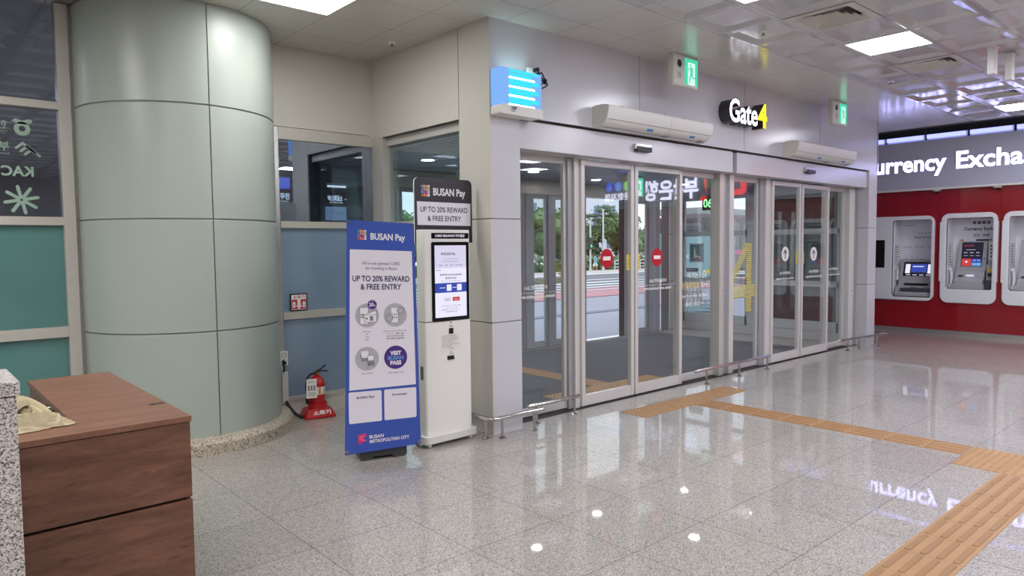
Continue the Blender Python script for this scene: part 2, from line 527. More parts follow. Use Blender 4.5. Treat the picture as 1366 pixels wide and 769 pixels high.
# ------------------------------------------------------------------ floor and ceiling
H = 3.5
b = MB()
b.box(-9.2, 10.2, -13.2, 0.2, -0.2, 0.0, 'floor_granite')
b.box(-9.2, 0.08, 0.2, 1.95, -0.2, 0.0, 'floor_granite')
b.box(0.08, 7.9, 0.2, 3.55, -0.2, -0.002, 'floor_granite')
b.box(7.9, 10.2, 0.2, 1.95, -0.2, 0.0, 'floor_granite')
struct(b.build('floor', smooth=0), 'polished speckled grey granite tile floor of the hall', 'floor')

X0, PX, Y0, PY = -1.02, 0.597, 0.82, 0.585
def cellx(i): return X0+PX*i
def celly(j): return Y0-PY*j                                    # top edge of row j
LIGHTS = {(-6, 0), (-8, 2), (-7, 1), (-1, 0), (3, 4), (7, 4), (15, 4), (-5, 4), (3, 9), (7, 9), (11, 9), (-5, 9), (-9, 9), (15, 9), (3, 14), (7, 14), (11, 14), (15, 14), (-5, 14), (-9, 14), (-9, 4), (1, 7), (5, 7), (9, 7), (13, 7), (-7, 7), (1, 12), (5, 12), (9, 12), (13, 12), (-7, 12)}  # unseen panels extend the grid, more added to brighten the column and even the light
VENTS = {(5, 4), (9, 4), (13, 4)}
b = MB()
for i in range(-14, 17):
    for j in range(-2, 24):
        xa, xb = cellx(i)+0.002, cellx(i+1)-0.002
        ya, yb = celly(j+1)+0.002, celly(j)-0.002
        if (xa > 0.4 and ya > 0.4 and xb < 7.9) or yb > 2.0: continue
        if (i, j) in LIGHTS or (i, j) in VENTS: continue
        if (j < 3 and i >= -2) or (-2 <= i < 2 and j < 4):
            b.quad((xa, ya, H), (xa, yb, H), (xb, yb, H), (xb, ya, H), 'ceiling_flat')
        else:
            e, s2, d = 0.035, 0.11, 0.024
            A = [(xa, ya), (xa, yb), (xb, yb), (xb, ya)]
            B = [(xa+e, ya+e), (xa+e, yb-e), (xb-e, yb-e), (xb-e, ya+e)]
            D = [(xa+s2, ya+s2), (xa+s2, yb-s2), (xb-s2, yb-s2), (xb-s2, ya+s2)]
            P = [(x, y, H) for x, y in A]+[(x, y, H) for x, y in B]+[(x, y, H+d) for x, y in D]
            F = [(8, 9, 10, 11)]
            for q in range(4):
                r_ = (q+1) % 4
                F += [(q, r_, 4+r_, 4+q), (4+q, 4+r_, 8+r_, 8+q)]
            b.add(P, F, 'ceiling_coffer')
b.box(-9.4, 9.12, -13.2, 2.0, H+0.06, H+0.12, 'ceiling_gap')
b.box(9.11, 9.13, -13.2, 1.95, H-0.015, H+0.5, 'ceiling_gap')
b.box(9.13, 10.2, -13.2, 1.95, 4.2, 4.25, 'dark_void')
struct(b.build('ceiling', smooth=0), 'metal panel ceiling with recessed coffers in rows', 'ceiling')

# ------------------------------------------------------------------ walls of the hall
def panels_y(b, x0, x1, z0, z1, y, m, th=0.02, cutx=(), cutz=(), gap=0.004, back=0.1):
    xs = [x0]+list(cutx)+[x1]; zs = [z0]+list(cutz)+[z1]
    for i in range(len(xs)-1):
        for j in range(len(zs)-1):
            b.box(xs[i]+(gap if i else 0), xs[i+1]-(gap if i < len(xs)-2 else 0), y, y+th,
                  zs[j]+(gap if j else 0), zs[j+1]-(gap if j < len(zs)-2 else 0), m)
    b.box(x0+0.001, x1-0.001, y+th-0.008, y+back, z0+0.001, z1-0.001, 'panel_gap')
    return b
def panels_x(b, y0, y1, z0, z1, x, m, th=0.02, cuty=(), cutz=(), gap=0.004, back=0.1):
    ys = [y0]+list(cuty)+[y1]; zs = [z0]+list(cutz)+[z1]
    for i in range(len(ys)-1):
        for j in range(len(zs)-1):
            b.box(x, x+th, ys[i]+(gap if i else 0), ys[i+1]-(gap if i < len(ys)-2 else 0),
                  zs[j]+(gap if j else 0), zs[j+1]-(gap if j < len(zs)-2 else 0), m)
    b.box(x+th-0.008, x+back, y0+0.001, y1-0.001, z0+0.001, z1-0.001, 'panel_gap')
    return b
b = MB()
panels_y(b, 0.02, 7.9, 2.72, H, 0.0, 'panel_cool_lit', cutx=(1.974, 3.966, 5.93), back=0.34)
b.box(7.88, 7.92, 0.0, 1.9, 2.72, H, 'panel_cool_lit')
b.box(0.3, 7.9, 0.30, 0.34, 2.62, H, 'panel_gap')
struct(b.build('wall_north'), 'pale panelled wall above the sliding doors of the gate', 'wall')
b = MB()
panels_x(b, 0.0, 1.89, 2.72, H, 0.0, 'panel_warm', cuty=(0.42,), back=0.3)
struct(b.build('wall_bay'), 'white panelled return wall above the window beside the kiosk', 'wall')
b = MB()
panels_y(b, 0.02, 0.336, 0.0, 2.72, 0.0, 'panel_cool_lit', cutz=(0.96, 1.84), back=0.40)
panels_x(b, 0.0, 0.42, 0.0, 2.72, 0.0, 'panel_warm', cutz=(0.96, 1.84), back=0.3)
b.box(0.316, 0.336, 0.021, 0.42, 0.0, 2.72, 'panel_cool_lit')
struct(b.build('pillar'), 'square white panelled pillar behind the kiosk at the near end of the gate', 'pillar')
b = MB()
panels_y(b, 7.6, 7.9, 0.0, 2.72, 0.0, 'panel_cool_lit', cutz=(0.96, 1.84), back=0.3)
panels_x(b, 0.02, 0.30, 0.0, 2.72, 7.6, 'panel_cool_lit', cutz=(0.96, 1.84), back=0.25)
b.box(7.88, 7.9, 0.021, 1.9, 0.0, 2.72, 'panel_cool_lit')
struct(b.build('pillar'), 'square white panelled pillar at the far end of the gate, next to the red cash machine wall', 'pillar')
b = MB()
panels_y(b, -1.11, 0.0, 2.755, H, 1.89, 'panel_warm', back=0.12)
b.box(-1.11, 0.1, 1.86, 1.99, 0.0, 0.15, 'panel_warm')
b.box(-1.11, 0.1, 1.85, 1.99, 0.15, 0.183, 'frame')
struct(b.build('wall_back'), 'white wall panel and sill around the bay window beside the column', 'wall')
b = MB()
b.box(-9.3, -9.2, -13.2, 2.0, 0, 4.2, 'lobby_wall')
struct(b.build('wall_west'), 'plain pale hall wall beyond the desk', 'wall')
b = MB()
b.box(-9.3, 10.2, -13.3, -13.2, 0, 4.2, 'lobby_wall')
struct(b.build('wall_south'), 'plain pale hall wall behind the viewer', 'wall')
b = MB()
b.box(7.92, 10.2, 1.85, 1.95, 0, 4.25, 'lobby_wall')
struct(b.build('wall_nook'), 'end wall of the cash machine nook beyond the gate', 'wall')
# dark room behind the bay and left windows
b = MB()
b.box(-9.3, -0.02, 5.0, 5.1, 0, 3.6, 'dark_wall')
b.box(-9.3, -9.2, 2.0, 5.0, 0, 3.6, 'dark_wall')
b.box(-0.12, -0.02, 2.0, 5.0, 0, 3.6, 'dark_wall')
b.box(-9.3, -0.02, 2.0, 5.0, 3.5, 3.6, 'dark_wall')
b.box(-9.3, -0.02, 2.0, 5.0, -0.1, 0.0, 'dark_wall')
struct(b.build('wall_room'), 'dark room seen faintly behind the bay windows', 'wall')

# ------------------------------------------------------------------ round column
CX, CY, CR = -1.875, 1.907, 0.77
b = MB()
seams = [-90, -36, 18, -144, -198]
edges = [-214, -202, -90, -20, 30]
zs = [0.0, 0.96, 1.84, 2.72, H]
for i in range(len(edges)-1):
    for j in range(4):
        a0 = R(edges[i])+(0.004/CR if i else 0); a1 = R(edges[i+1])-(0.004/CR if i < len(edges)-2 else 0)
        z0 = zs[j]+(0.006 if j else 0); z1 = zs[j+1]-(0.006 if j < 3 else 0)
        b.lathe((CX, CY, 0), [(CR-0.012, z0), (CR-0.002, z0), (CR, z0+0.003), (CR, z1-0.003), (CR-0.002, z1), (CR-0.012, z1)], 'column', n=max(3, int((a1-a0)/R(2.5))), a0=a0, a1=a1)
b.lathe((CX, CY, 0), [(CR-0.01, 0), (CR-0.01, H)], 'column_gap', n=96)
col = struct(b.build('column', smooth=30), 'large round grey green panelled column left of the kiosk', 'column')
b = MB()
edges = [-200, -150, -112, -63, -20, 10]
for i in range(len(edges)-1):
    b.lathe((CX, CY, 0), [(CR, 0.13), (CR+0.045, 0.13), (CR+0.075, 0.12), (CR+0.095, 0.09), (CR+0.1, 0.0)], 'curb_granite', n=24, a0=R(edges[i])+0.002, a1=R(edges[i+1])-0.002)
b.build('stone_base', col, smooth=30)

# ------------------------------------------------------------------ windows
def pane(parent, x0, x1, y0, y1, z0, z1, m, name='glass_pane', label=None):
    o = MB().box(x0, x1, y0, y1, z0, z1, m).build(name, parent, smooth=0)
    if label: o['label'] = label
    return o
b = MB()
b.box(-1.105, -1.006, 1.885, 1.95, 0.18, 2.75, 'alu')
b.box(-1.006, 0.0, 1.885, 1.95, 2.635, 2.75, 'frame')
b.box(-1.006, 0.0, 1.875, 1.95, 1.80, 1.865, 'frame')
b.box(-1.006, 0.0, 1.875, 1.95, 0.93, 1.005, 'frame')
b.box(0.0, 0.12, 1.70, 1.95, 0.0, 2.72, 'frame')
win = struct(b.build('window_1', bevel=0.003), 'bay window with pale frame between the column and the banner stand', 'window')
pane(win, -1.01, 0.0, 1.905, 1.915, 1.86, 2.64, 'glass_mirror')
pane(win, -1.01, 0.0, 1.905, 1.915, 1.0, 1.805, 'frosted_blue_sheen', label='frosted pane with bluish reflections in its colour')
pane(win, -1.01, 0.0, 1.905, 1.915, 0.18, 0.935, 'frosted_blue_sheen', label='frosted pane with bluish reflections in its colour')
b = MB()
b.box(0.06, 0.12, 0.42, 1.70, 2.635, 2.72, 'frame')
b.box(0.06, 0.12, 0.42, 1.70, 1.80, 1.865, 'frame')
b.box(0.06, 0.12, 0.42, 1.70, 0.93, 1.005, 'frame')
b.box(0.03, 0.12, 0.42, 1.70, 0.0, 0.18, 'frame')
win = struct(b.build('window_2', bevel=0.003), 'side window of the vestibule between the banner stand and the pillar', 'window')
pane(win, 0.085, 0.095, 0.42, 1.70, 1.86, 2.64, 'glass_green')
pane(win, 0.085, 0.095, 0.42, 1.70, 1.0, 1.805, 'glass_green')
pane(win, 0.085, 0.095, 0.42, 1.70, 0.18, 0.935, 'glass_green')
b = MB()
for xa, xb in ((-2.755, -2.672), (-4.35, -4.27), (-5.95, -5.87), (-7.55, -7.47)):
    b.box(xa, xb, 1.87, 1.99, 0.0, H, 'frame')
b.box(-9.2, -2.7, 1.885, 1.98, 0.0, 0.18, 'frame')
for z0, z1 in ((0.93, 1.013), (1.803, 1.868), (2.693, 2.752)):
    b.box(-9.2, -2.72, 1.88, 1.98, z0, z1, 'frame')
b.box(-2.67, -2.60, 1.91, 1.98, 0, H, 'frame')
win = struct(b.build('window_3', bevel=0.003), 'tall framed window wall behind the brown desk', 'window')
for z0, z1, m in ((0.18, 0.93, 'frosted_teal'), (1.01, 1.81, 'frosted_teal'), (1.86, 2.70, 'glass_mirror'), (2.75, H, 'glass_mirror')):
    for xa, xb in ((-4.30, -2.72), (-5.9, -4.32), (-7.5, -5.92), (-9.2, -7.52)):
        o = pane(win, xa, xb, 1.925, 1.935, z0, z1, m)
        if 'frost' in m: o['label'] = 'teal frosted pane'
# mirrored stickers stuck on the outside of that window, read from behind
b = MB(); f = XZ(1.9235)
b.disc(f, -2.99, 2.53, 0.052, 0.0, 'sage_decal')
b.disc(f, -2.99, 2.53, 0.021, 0.0006, 'dark_wall')
b.poly([f(x, z) for x, z in ((-3.055, 2.585), (-3.03, 2.605), (-2.99, 2.590), (-2.945, 2.605), (-2.925, 2.600), (-2.925, 2.580), (-2.95, 2.565), (-3.02, 2.565))], 'sage_decal')
b.text(f, '한국관광공사', -3.085, 2.525, 0.05, 'sage_decal', align='r', bold=0.01, l=0.0, mirror=True)
b.text(f, 'KOREA TOURISM ORGANIZATION', -3.085, 2.497, 0.013, 'sage_decal', w=0.33, align='r', l=0.0, mirror=True)
o = b.build('window_lettering', smooth=0); tag(o, 'pale green mirrored ring emblem and lettering, top row on the dark window', 'window sticker')
b = MB()
b.text(f, '부산광역시', -3.075, 2.365, 0.055, 'sage_decal', align='r', bold=0.02, l=0.0, mirror=True)
b.text(f, 'BUSAN METROPOLITAN CITY', -3.075, 2.330, 0.016, 'sage_decal', w=0.33, align='r', l=0.0, mirror=True)
for dx, dz in ((0, 0), (0.028, -0.022), (0.056, -0.044)):
    b.poly([f(-3.045+dx+x, 2.385+dz+z) for x, z in ((0, 0), (0.055, 0.05), (0.115, -0.01), (0.10, -0.02), (0.055, 0.025), (0.012, -0.012))], 'sage_decal')
o = b.build('window_lettering', smooth=0); tag(o, 'pale green mirrored wave emblem and lettering, middle row on the dark window', 'window sticker')
b = MB()
b.text(f, 'KAC 한국공항공사', -2.93, 2.175, 0.075, 'sage_decal', align='r', bold=0.03, l=0.0, mirror=True)
o = b.build('window_lettering', smooth=0); tag(o, 'large pale green mirrored KAC lettering on the dark window', 'window sticker')
b = MB(); f = XZ(1.9235)
for k in range(8):
    a = R(12+45*k)
    r0, r1 = 0.008, (0.115 if k != 2 else 0.19)
    c0 = (-3.015+r0*math.cos(a), 1.995+r0*math.sin(a)); c1 = (-3.015+0.105*math.cos(a), 1.995+0.10*math.sin(a))
    px_, pz_ = -math.sin(a)*0.012, math.cos(a)*0.012
    pts = [(c0[0]+px_, c0[1]+pz_), (c0[0]-px_, c0[1]-pz_)]
    for q in range(7):
        t = a-math.pi/2+math.pi*q/6
        pts.append((c1[0]+0.012*math.cos(t), c1[1]+0.012*math.sin(t)))
    b.poly([f(x, z, 0.0002*k) for x, z in pts], 'sage_decal')
o = b.build('star_sticker', smooth=0); tag(o, 'pale green starburst sticker low on the dark window', 'window sticker')
b = MB()
pts = []
for k in range(8):
    a = R(90+45*k); rr = 0.06 if k % 2 == 0 else 0.014
    pts.append((-3.25+rr*math.cos(a), 1.99+rr*math.sin(a)))
b.poly([f(x, z) for x, z in pts], 'sage_decal')
o = b.build('star_sticker', smooth=0); tag(o, 'small pale green four-pointed star sticker beside the starburst', 'window sticker')
# dim terminal sign in the dark room
t = thing('direction_sign', 'dim Domestic Terminal direction sign seen through the dark left window', 'sign', (-3.1, 2.3, 1.6))
b = MB(); b.box(-3.95, -2.70, 2.3, 2.36, 1.66, 2.02, 'dim_sign'); b.build('sign_panel', t)
b = MB(); f = XZ(2.299)
b.text(f, '국내선 청사', -3.40, 1.91, 0.06, 'dim_text', l=0.001)
b.text(f, 'Domestic Terminal', -3.40, 1.82, 0.045, 'dim_text', l=0.001)
b.text(f, '国内线 国内線', -3.40, 1.74, 0.045, 'dim_text', l=0.001)
b.text(f, '→', -2.96, 1.78, 0.10, 'dim_text', w=0.12, l=0.001)
b.build('lettering', t, smooth=0)
# lit signs in the room behind the bay window
YS = 2.25
t = thing('hanging_sign', 'black lit direction sign with white arrow behind the bay window', 'sign', (-0.3, YS, 2.13))
b = MB(); b.box(-0.56, -0.04, YS, YS+0.05, 2.055, 2.19, 'black_gloss'); b.build('sign_panel', t)
f = XZ(YS-0.001)
b = MB(); b.text(f, '버스매표소', -0.245, 2.105, 0.048, 'sign_text', l=0.0, bold=0.02, w=0.0+0.165, align='c')
b.text(f, 'Bus Ticket Office', -0.235, 2.078, 0.017, 'sign_text', l=0.0, w=0.15, align='c'); b.build('lettering', t, smooth=0)
b = MB(); b.text(f, '→', -0.135, 2.095, 0.06, 'sign_text', w=0.06, l=0.0, bold=0.01); b.build('arrow', t, smooth=0)
t = thing('hanging_sign', 'pale blue lit notice panel behind the bay window under the black arrow sign', 'sign', (-0.2, YS, 2.0))
b = MB(); b.box(-0.345, -0.045, YS, YS+0.03, 1.90, 2.04, 'sign_pale'); b.build('sign_panel', t)
b = MB(); b.text(f, '국내선 청사 → 도착', -0.32, 1.96, 0.04, 'screen_ink', w=0.25, l=0.0); b.build('lettering', t, smooth=0)
t = thing('tube_light', 'white tube light hanging behind the bay window above the arrow sign', 'tube light', (-0.2, YS, 2.26))
b = MB(); b.cyl((-0.33, YS, 2.252), (-0.05, YS, 2.252), 0.010, 'tube_white', n=12); b.build('tube', t)
b = MB(); b.box(-0.34, -0.04, YS-0.02, YS+0.02, 2.263, 2.285, 'white_plastic'); b.build('housing', t)
t = thing('hanging_sign', 'narrow blue and black lit sign behind the bay window next to the column', 'sign', (-0.9, YS, 2.2))
b = MB(); b.box(-1.25, -0.74, YS, YS+0.05, 2.05, 2.185, 'black_gloss'); b.build('sign_panel', t)
b = MB(); b.box(-1.25, -0.74, YS, YS+0.04, 2.205, 2.315, 'sign_blue'); b.build('blue_panel', t, smooth=0)['label'] = 'blue lit panel'
b = MB(); b.text(f, '택시, 리무진', -1.02, 2.105, 0.048, 'sign_text', w=0.27, l=0.0, bold=0.02); b.text(f, 'Taxi, Limousine', -1.00, 2.075, 0.016, 'sign_text', w=0.24, l=0.0); b.build('lettering', t, smooth=0)

# ------------------------------------------------------------------ gate: headers, posts, doors, fixed glazing
b = MB(); b.box(0.337, 3.775, 0.03, 0.29, 2.455, 2.70, 'panel_cool_lit'); b.box(0.337, 3.775, 0.05, 0.29, 2.70, 2.722, 'panel_gap')
struct(b.build('trim_1', bevel=0.006), 'long white header box over the near pair of sliding doors', 'door header')
b = MB(); b.box(3.865, 7.597, 0.03, 0.29, 2.455, 2.70, 'panel_cool_lit'); b.box(3.865, 7.597, 0.05, 0.29, 2.70, 2.722, 'panel_gap')
struct(b.build('trim_2', bevel=0.006), 'long white header box over the far pair of sliding doors', 'door header')
b = MB(); b.box(3.725, 3.82, 0.17, 0.30, 0, 2.72, 'frame'); b.box(3.82, 3.945, 0.20, 0.30, 0, 2.75, 'door_metal_dark'); b.box(3.945, 4.04, 0.17, 0.30, 0, 2.455, 'door_metal')
b.disc(XZ(0.169), 3.80, 1.05, 0.008, 0, 'gasket')
struct(b.build('trim_3', bevel=0.004), 'double metal post between the near and far gate doors', 'post')
b = MB(); b.box(1.150, 1.215, 0.215, 0.30, 0, 2.455, 'door_metal_dark'); b.box(1.215, 1.285, 0.19, 0.30, 0, 2.455, 'door_metal')
struct(b.build('trim_4', bevel=0.003), 'slim metal post left of the near sliding doors', 'post')
b = MB(); b.box(4.745, 4.84, 0.215, 0.30, 0, 2.455, 'door_metal_dark'); b.box(4.84, 4.965, 0.19, 0.30, 0, 2.455, 'door_metal')
struct(b.build('trim_5', bevel=0.003), 'slim metal post left of the far sliding doors', 'post')
b = MB(); b.box(7.33, 7.5, 0.17, 0.30, 0, 2.72, 'door_metal'); b.box(7.505, 7.6, 0.17, 0.30, 0, 2.72, 'door_metal_dark')
b.disc(XZ(0.169), 7.46, 0.86, 0.012, 0, 'gasket')
struct(b.build('trim_6', bevel=0.004), 'metal jamb beside the far white pillar', 'post')
b = MB(); b.box(0.337, 7.6, 0.14, 0.30, -0.01, 0.004, 'gasket'); b.box(0.337, 7.6, 0.30, 0.50, -0.01, 0.003, 'pave_band')
struct(b.build('trim_7', smooth=0), 'dark floor track under the sliding doors', 'door track')

def leaf(name, x0, x1, y0, y1, z0, z1, st, top, bot, label, cat, m='door_metal', gl='glass_clear', left=True, right=True):
    b = MB()
    if left: b.box(x0, x0+st, y0, y1, z0, z1, m)
    if right: b.box(x1-st, x1, y0, y1, z0, z1, m)
    b.box(x0+st if left else x0, x1-st if right else x1, y0+0.003, y1-0.003, z1-top, z1, m)
    b.box(x0+st if left else x0, x1-st if right else x1, y0+0.003, y1-0.003, z0, z0+bot, m)
    o = struct(b.build(name, bevel=0.003), label, cat)
    yc = (y0+y1)/2
    g = MB(); g.box(x0+st*0.8, x1-st*0.8, yc-0.004, yc+0.004, z0+bot-0.01, z1-top+0.01, gl); g.build('glass_pane', o, smooth=0)
    return o, yc-0.006
def no_entry(parent, x, y, z):
    f = XZ(y); b = MB()
    b.disc(f, x, z, 0.098, 0.0, 'sticker_red', 40)
    b.rect(f, x-0.058, x+0.058, z-0.020, z+0.020, 0.0008, 'sticker_white')
    b.build('no_entry_sticker', parent, smooth=0)['label'] = 'round red no entry sticker'
def arrow_up(parent, x, y, z):
    f = XZ(y); b = MB()
    b.disc(f, x, z, 0.100, 0.0, 'sticker_white', 40)
    b.rect(f, x-0.009, x+0.009, z-0.066, z+0.04, 0.0008, 'print_black')
    b.poly([f(x+q, z+r, 0.0009) for q, r in ((-0.048, 0.010), (-0.048, -0.012), (0, 0.040), (0.048, -0.012), (0.048, 0.010), (0, 0.066))], 'print_black')
    b.build('arrow_sticker', parent, smooth=0)['label'] = 'round white sticker with a black arrow'
def push(parent, x0, x1, y, z0, z1):
    f = XZ(y); b = MB()
    b.rect(f, x0, x1, z0, z1, 0.0, 'sticker_yellow')
    for k in range(4):
        b.text(f, '기대지마'[k], (x0+x1)/2, z1-0.035-0.038*k, 0.02, 'ink', align='c', l=0.0006)
    b.build('warning_sticker', parent, smooth=0)['label'] = 'small yellow warning sticker on the stile'
def airport(parent, x0, x1, y, zt=1.20, dash=True):
    f = XZ(y); b = MB(); c = (x0+x1)/2
    if dash:
        k = x0
        while k < x1-0.02:
            b.rect(f, k, k+0.012, 1.163, 1.172, 0.0, 'sticker_white'); k += 0.03
    b.text(f, 'KAC 한국공항공사', c, zt, 0.032, 'sticker_white', w=0.30, align='c', bold=0.02, l=0.0)
    b.text(f, 'GIMHAE INTERNATIONAL AIRPORT', c, 1.118, 0.024, 'sticker_white', w=min(0.50, (x1-x0)*0.9), align='c', bold=0.03, l=0.0)
    b.build('lettering', parent, smooth=0)['label'] = 'small white airport lettering'

d1, y1_ = leaf('door_1', 1.285, 2.095, 0.165, 0.215, 0.015, 2.445, 0.050, 0.055, 0.105, 'left leaf of the near sliding doors with a red no entry sticker', 'sliding door')
no_entry(d1, 1.68, y1_, 1.473); push(d1, 1.995, 2.037, y1_, 1.345, 1.51)
d2, y2_ = leaf('door_2', 2.115, 2.955, 0.165, 0.215, 0.015, 2.445, 0.050, 0.055, 0.105, 'right leaf of the near sliding doors with a red no entry sticker', 'sliding door')
no_entry(d2, 2.514, y2_, 1.471); push(d2, 2.172, 2.214, y2_, 1.345, 1.51); airport(d2, 2.19, 2.88, y2_)
d3, y3_ = leaf('door_3', 4.965, 5.76, 0.165, 0.215, 0.015, 2.435, 0.050, 0.055, 0.105, 'left leaf of the far sliding doors with a round white arrow sticker', 'sliding door')
arrow_up(d3, 5.358, y3_, 1.466); push(d3, 5.65, 5.69, y3_, 1.325, 1.49); airport(d3, 5.04, 5.69, y3_, 1.19, False)
d4, y4_ = leaf('door_4', 5.79, 6.625, 0.165, 0.215, 0.015, 2.435, 0.050, 0.055, 0.105, 'right leaf of the far sliding doors with a round white arrow sticker', 'sliding door')
arrow_up(d4, 6.188, y4_, 1.455); push(d4, 5.86, 5.90, y4_, 1.325, 1.49); airport(d4, 5.87, 6.55, y4_, 1.19, False)
s1, q1 = leaf('window_4', 0.345, 1.152, 0.245, 0.285, 0.01, 2.455, 0.035, 0.06, 0.075, 'fixed glass panel between the near pillar and the near sliding doors', 'window', left=False)
airport(s1, 0.42, 1.10, q1)
s2, q2 = leaf('window_5', 2.95, 3.727, 0.245, 0.285, 0.01, 2.455, 0.03, 0.06, 0.085, 'fixed glass panel with Korean floor lettering right of the near sliding doors', 'window', right=False)
f = XZ(q2); b = MB()
b.text(f, '여기는', 3.19, 1.215, 0.055, 'sticker_white', w=0.22, l=0.0, bold=0.01)
b.text(f, '1층', 3.44, 1.215, 0.075, 'sticker_white', w=0.16, l=0.0, bold=0.005)
b.text(f, '국제선도착게이트', 3.01, 1.100, 0.055, 'sticker_yellow', w=0.43, l=0.0, bold=0.01)
b.text(f, '입니다', 3.46, 1.110, 0.055, 'sticker_white', w=0.20, l=0.0, bold=0.01)
b.text(f, 'Gate 4 on the 1st floor', 3.04, 0.985, 0.045, 'sticker_white', w=0.58, l=0.0, bold=0.01)
b.text(f, '一楼4号门 1階4番ゲート', 3.12, 0.885, 0.038, 'sticker_white', w=0.42, l=0.0, bold=0.01)
b.rect(f, 3.58, 3.66, 1.26, 1.30, 0.0, 'sticker_yellow')
b.build('lettering', s2, smooth=0)['label'] = 'white and yellow floor lettering'
def striped_four(parent, y, xs, bar, diag, cross, m='stripe_yellow', pitch=0.027, th=0.017, flip=1):
    # bar = (x0, x1, z0, z1); diag = two points of its centre line and width; cross = (x0, x1, z0, z1)
    f = XZ(y); b = MB()
    z = bar[2]
    while z < bar[3]:
        b.rect(f, bar[0], bar[1], z, z+th, 0, m)
        if z > cross[3]:
            t = (z-diag[1])/(diag[3]-diag[1]); xc = diag[0]+(diag[2]-diag[0])*t
            xa, xb = xc-diag[4]/2, xc+diag[4]/2
            if flip > 0: xb = min(xb, bar[0]-0.003)
            else: xa = max(xa, bar[1]+0.003)
            if xb > xa+0.01: b.rect(f, xa, xb, z, z+th, 0, m)
        if cross[2] <= z < cross[3]:
            if cross[0] < bar[0]: b.rect(f, cross[0], bar[0]-0.001, z, z+th, 0, m)
            if cross[1] > bar[1]: b.rect(f, bar[1]+0.001, cross[1], z, z+th, 0, m)
        z += pitch
    o = b.build('gate_number_decal', parent, smooth=0); o['label'] = 'large number 4 in yellow stripes'
s3, q3 = leaf('window_6', 4.04, 4.745, 0.245, 0.285, 0.01, 2.455, 0.035, 0.06, 0.085, 'fixed glass panel with a large yellow striped number left of the far sliding doors', 'window', left=False)
striped_four(s3, q3, 0, (4.485, 4.615, 0.735, 1.61), (4.13, 1.09, 4.52, 1.62, 0.135), (4.08, 4.70, 0.90, 1.085))
s4, q4 = leaf('window_7', 6.62, 7.335, 0.245, 0.285, 0.01, 2.455, 0.04, 0.06, 0.085, 'fixed glass panel between the far sliding doors and the far jamb', 'window')
airport(s4, 6.70, 7.29, q4, 1.20)

# ------------------------------------------------------------------ vestibule behind the doors
b = MB()
b.box(0.30, 6.75, 0.5, 3.33, -0.005, 0.006, 'mat')
o = b.build('entrance_mat', smooth=0); tag(o, 'dark grey entrance mat covering the vestibule floor behind the doors', 'mat')
b = MB()
x = 0.12
while x < 7.66:
    b.box(x, x+0.085, 0.28, 3.45, 2.62, 2.635, 'slat'); x += 0.1
b.box(0.1, 7.7, 0.28, 3.5, 2.65, 2.75, 'slat_gap')
struct(b.build('ceiling_vestibule', smooth=0), 'grey slatted ceiling of the vestibule', 'ceiling')
b = MB()
b.box(7.67, 7.72, 0.30, 0.47, 0, 2.63, 'vest_wall'); b.box(7.67, 7.72, 1.85, 2.10, 0, 2.63, 'vest_wall')
b.box(7.67, 7.72, 0.47, 3.45, 2.47, 2.63, 'vest_wall'); b.box(7.66, 7.72, 0.3, 3.45, 0, 0.155, 'vest_wall')
b.box(7.72, 7.75, 0.3, 1.9, 0, 2.63, 'dark_wall')
b.box(0.05, 0.12, 1.95, 3.45, 0, 2.63, 'vest_wall')
struct(b.build('wall_vestibule', bevel=0.003), 'pale framed side walls of the vestibule', 'wall')
for nm, ya, yb, lab, mm in (('window_8', 0.47, 1.85, 'vestibule window behind the far sliding doors, backed dark for the unlit room', 'glass_clear'), ('window_9', 2.10, 3.44, 'clear vestibule side window with the forecourt and bus beyond', 'glass_clear')):
    b = MB()
    for z0, z1 in ((0.16, 0.316), (0.89, 0.985), (1.76, 1.85), (2.43, 2.475)):
        b.box(7.665, 7.72, ya, yb, z0, z1, 'vest_wall')
    b.box(7.665, 7.72, ya, ya+0.035, 0.16, 2.47, 'vest_wall'); b.box(7.665, 7.72, yb-(0.2 if nm == 'window_8' else 0.035), yb, 0.16, 2.47, 'vest_wall')
    o = struct(b.build(nm, bevel=0.003), lab, 'window')
    for z0, z1 in ((0.3, 0.9), (0.97, 1.77), (1.84, 2.44)):
        g = MB(); g.box(7.685, 7.695, ya+0.03, yb-0.03, z0, z1, mm); g.build('glass_pane', o, smooth=0)
        if nm == 'window_8':
            g = MB(); g.box(7.70, 7.71, ya+0.03, yb-0.03, z0, z1, 'back_pane'); g.build('dark_backing', o, smooth=0)  # dark sheet stands in for the unlit room beyond the glass
    if nm == 'window_9':
        f = frame((7.682, 0, 0), (0, -1, 0), (0, 0, 1)); b = MB()
        b.rect(f, -3.30, -3.00, 1.28, 1.62, 0, 'shelter_teal')
        for q in ((-3.31, -3.29, 1.27, 1.63), (-3.01, -2.99, 1.27, 1.63), (-3.31, -2.99, 1.27, 1.29), (-3.31, -2.99, 1.61, 1.63)):
            b.rect(f, *q, 0.0006, 'sticker_white')
        b.poly([f(a_, z_, 0.001) for a_, z_ in ((-3.22, 1.36), (-3.06, 1.33), (-3.06, 1.38), (-3.15, 1.40), (-3.19, 1.56), (-3.21, 1.56))], 'sticker_white')
        b.poly([f(a_, z_, 0.0014) for a_, z_ in ((-3.16, 1.345), (-3.07, 1.335), (-3.07, 1.352), (-3.16, 1.362))], 'sticker_red')
        b.build('aircraft_sticker', o, smooth=0)['label'] = 'square sticker of a white aircraft tail'

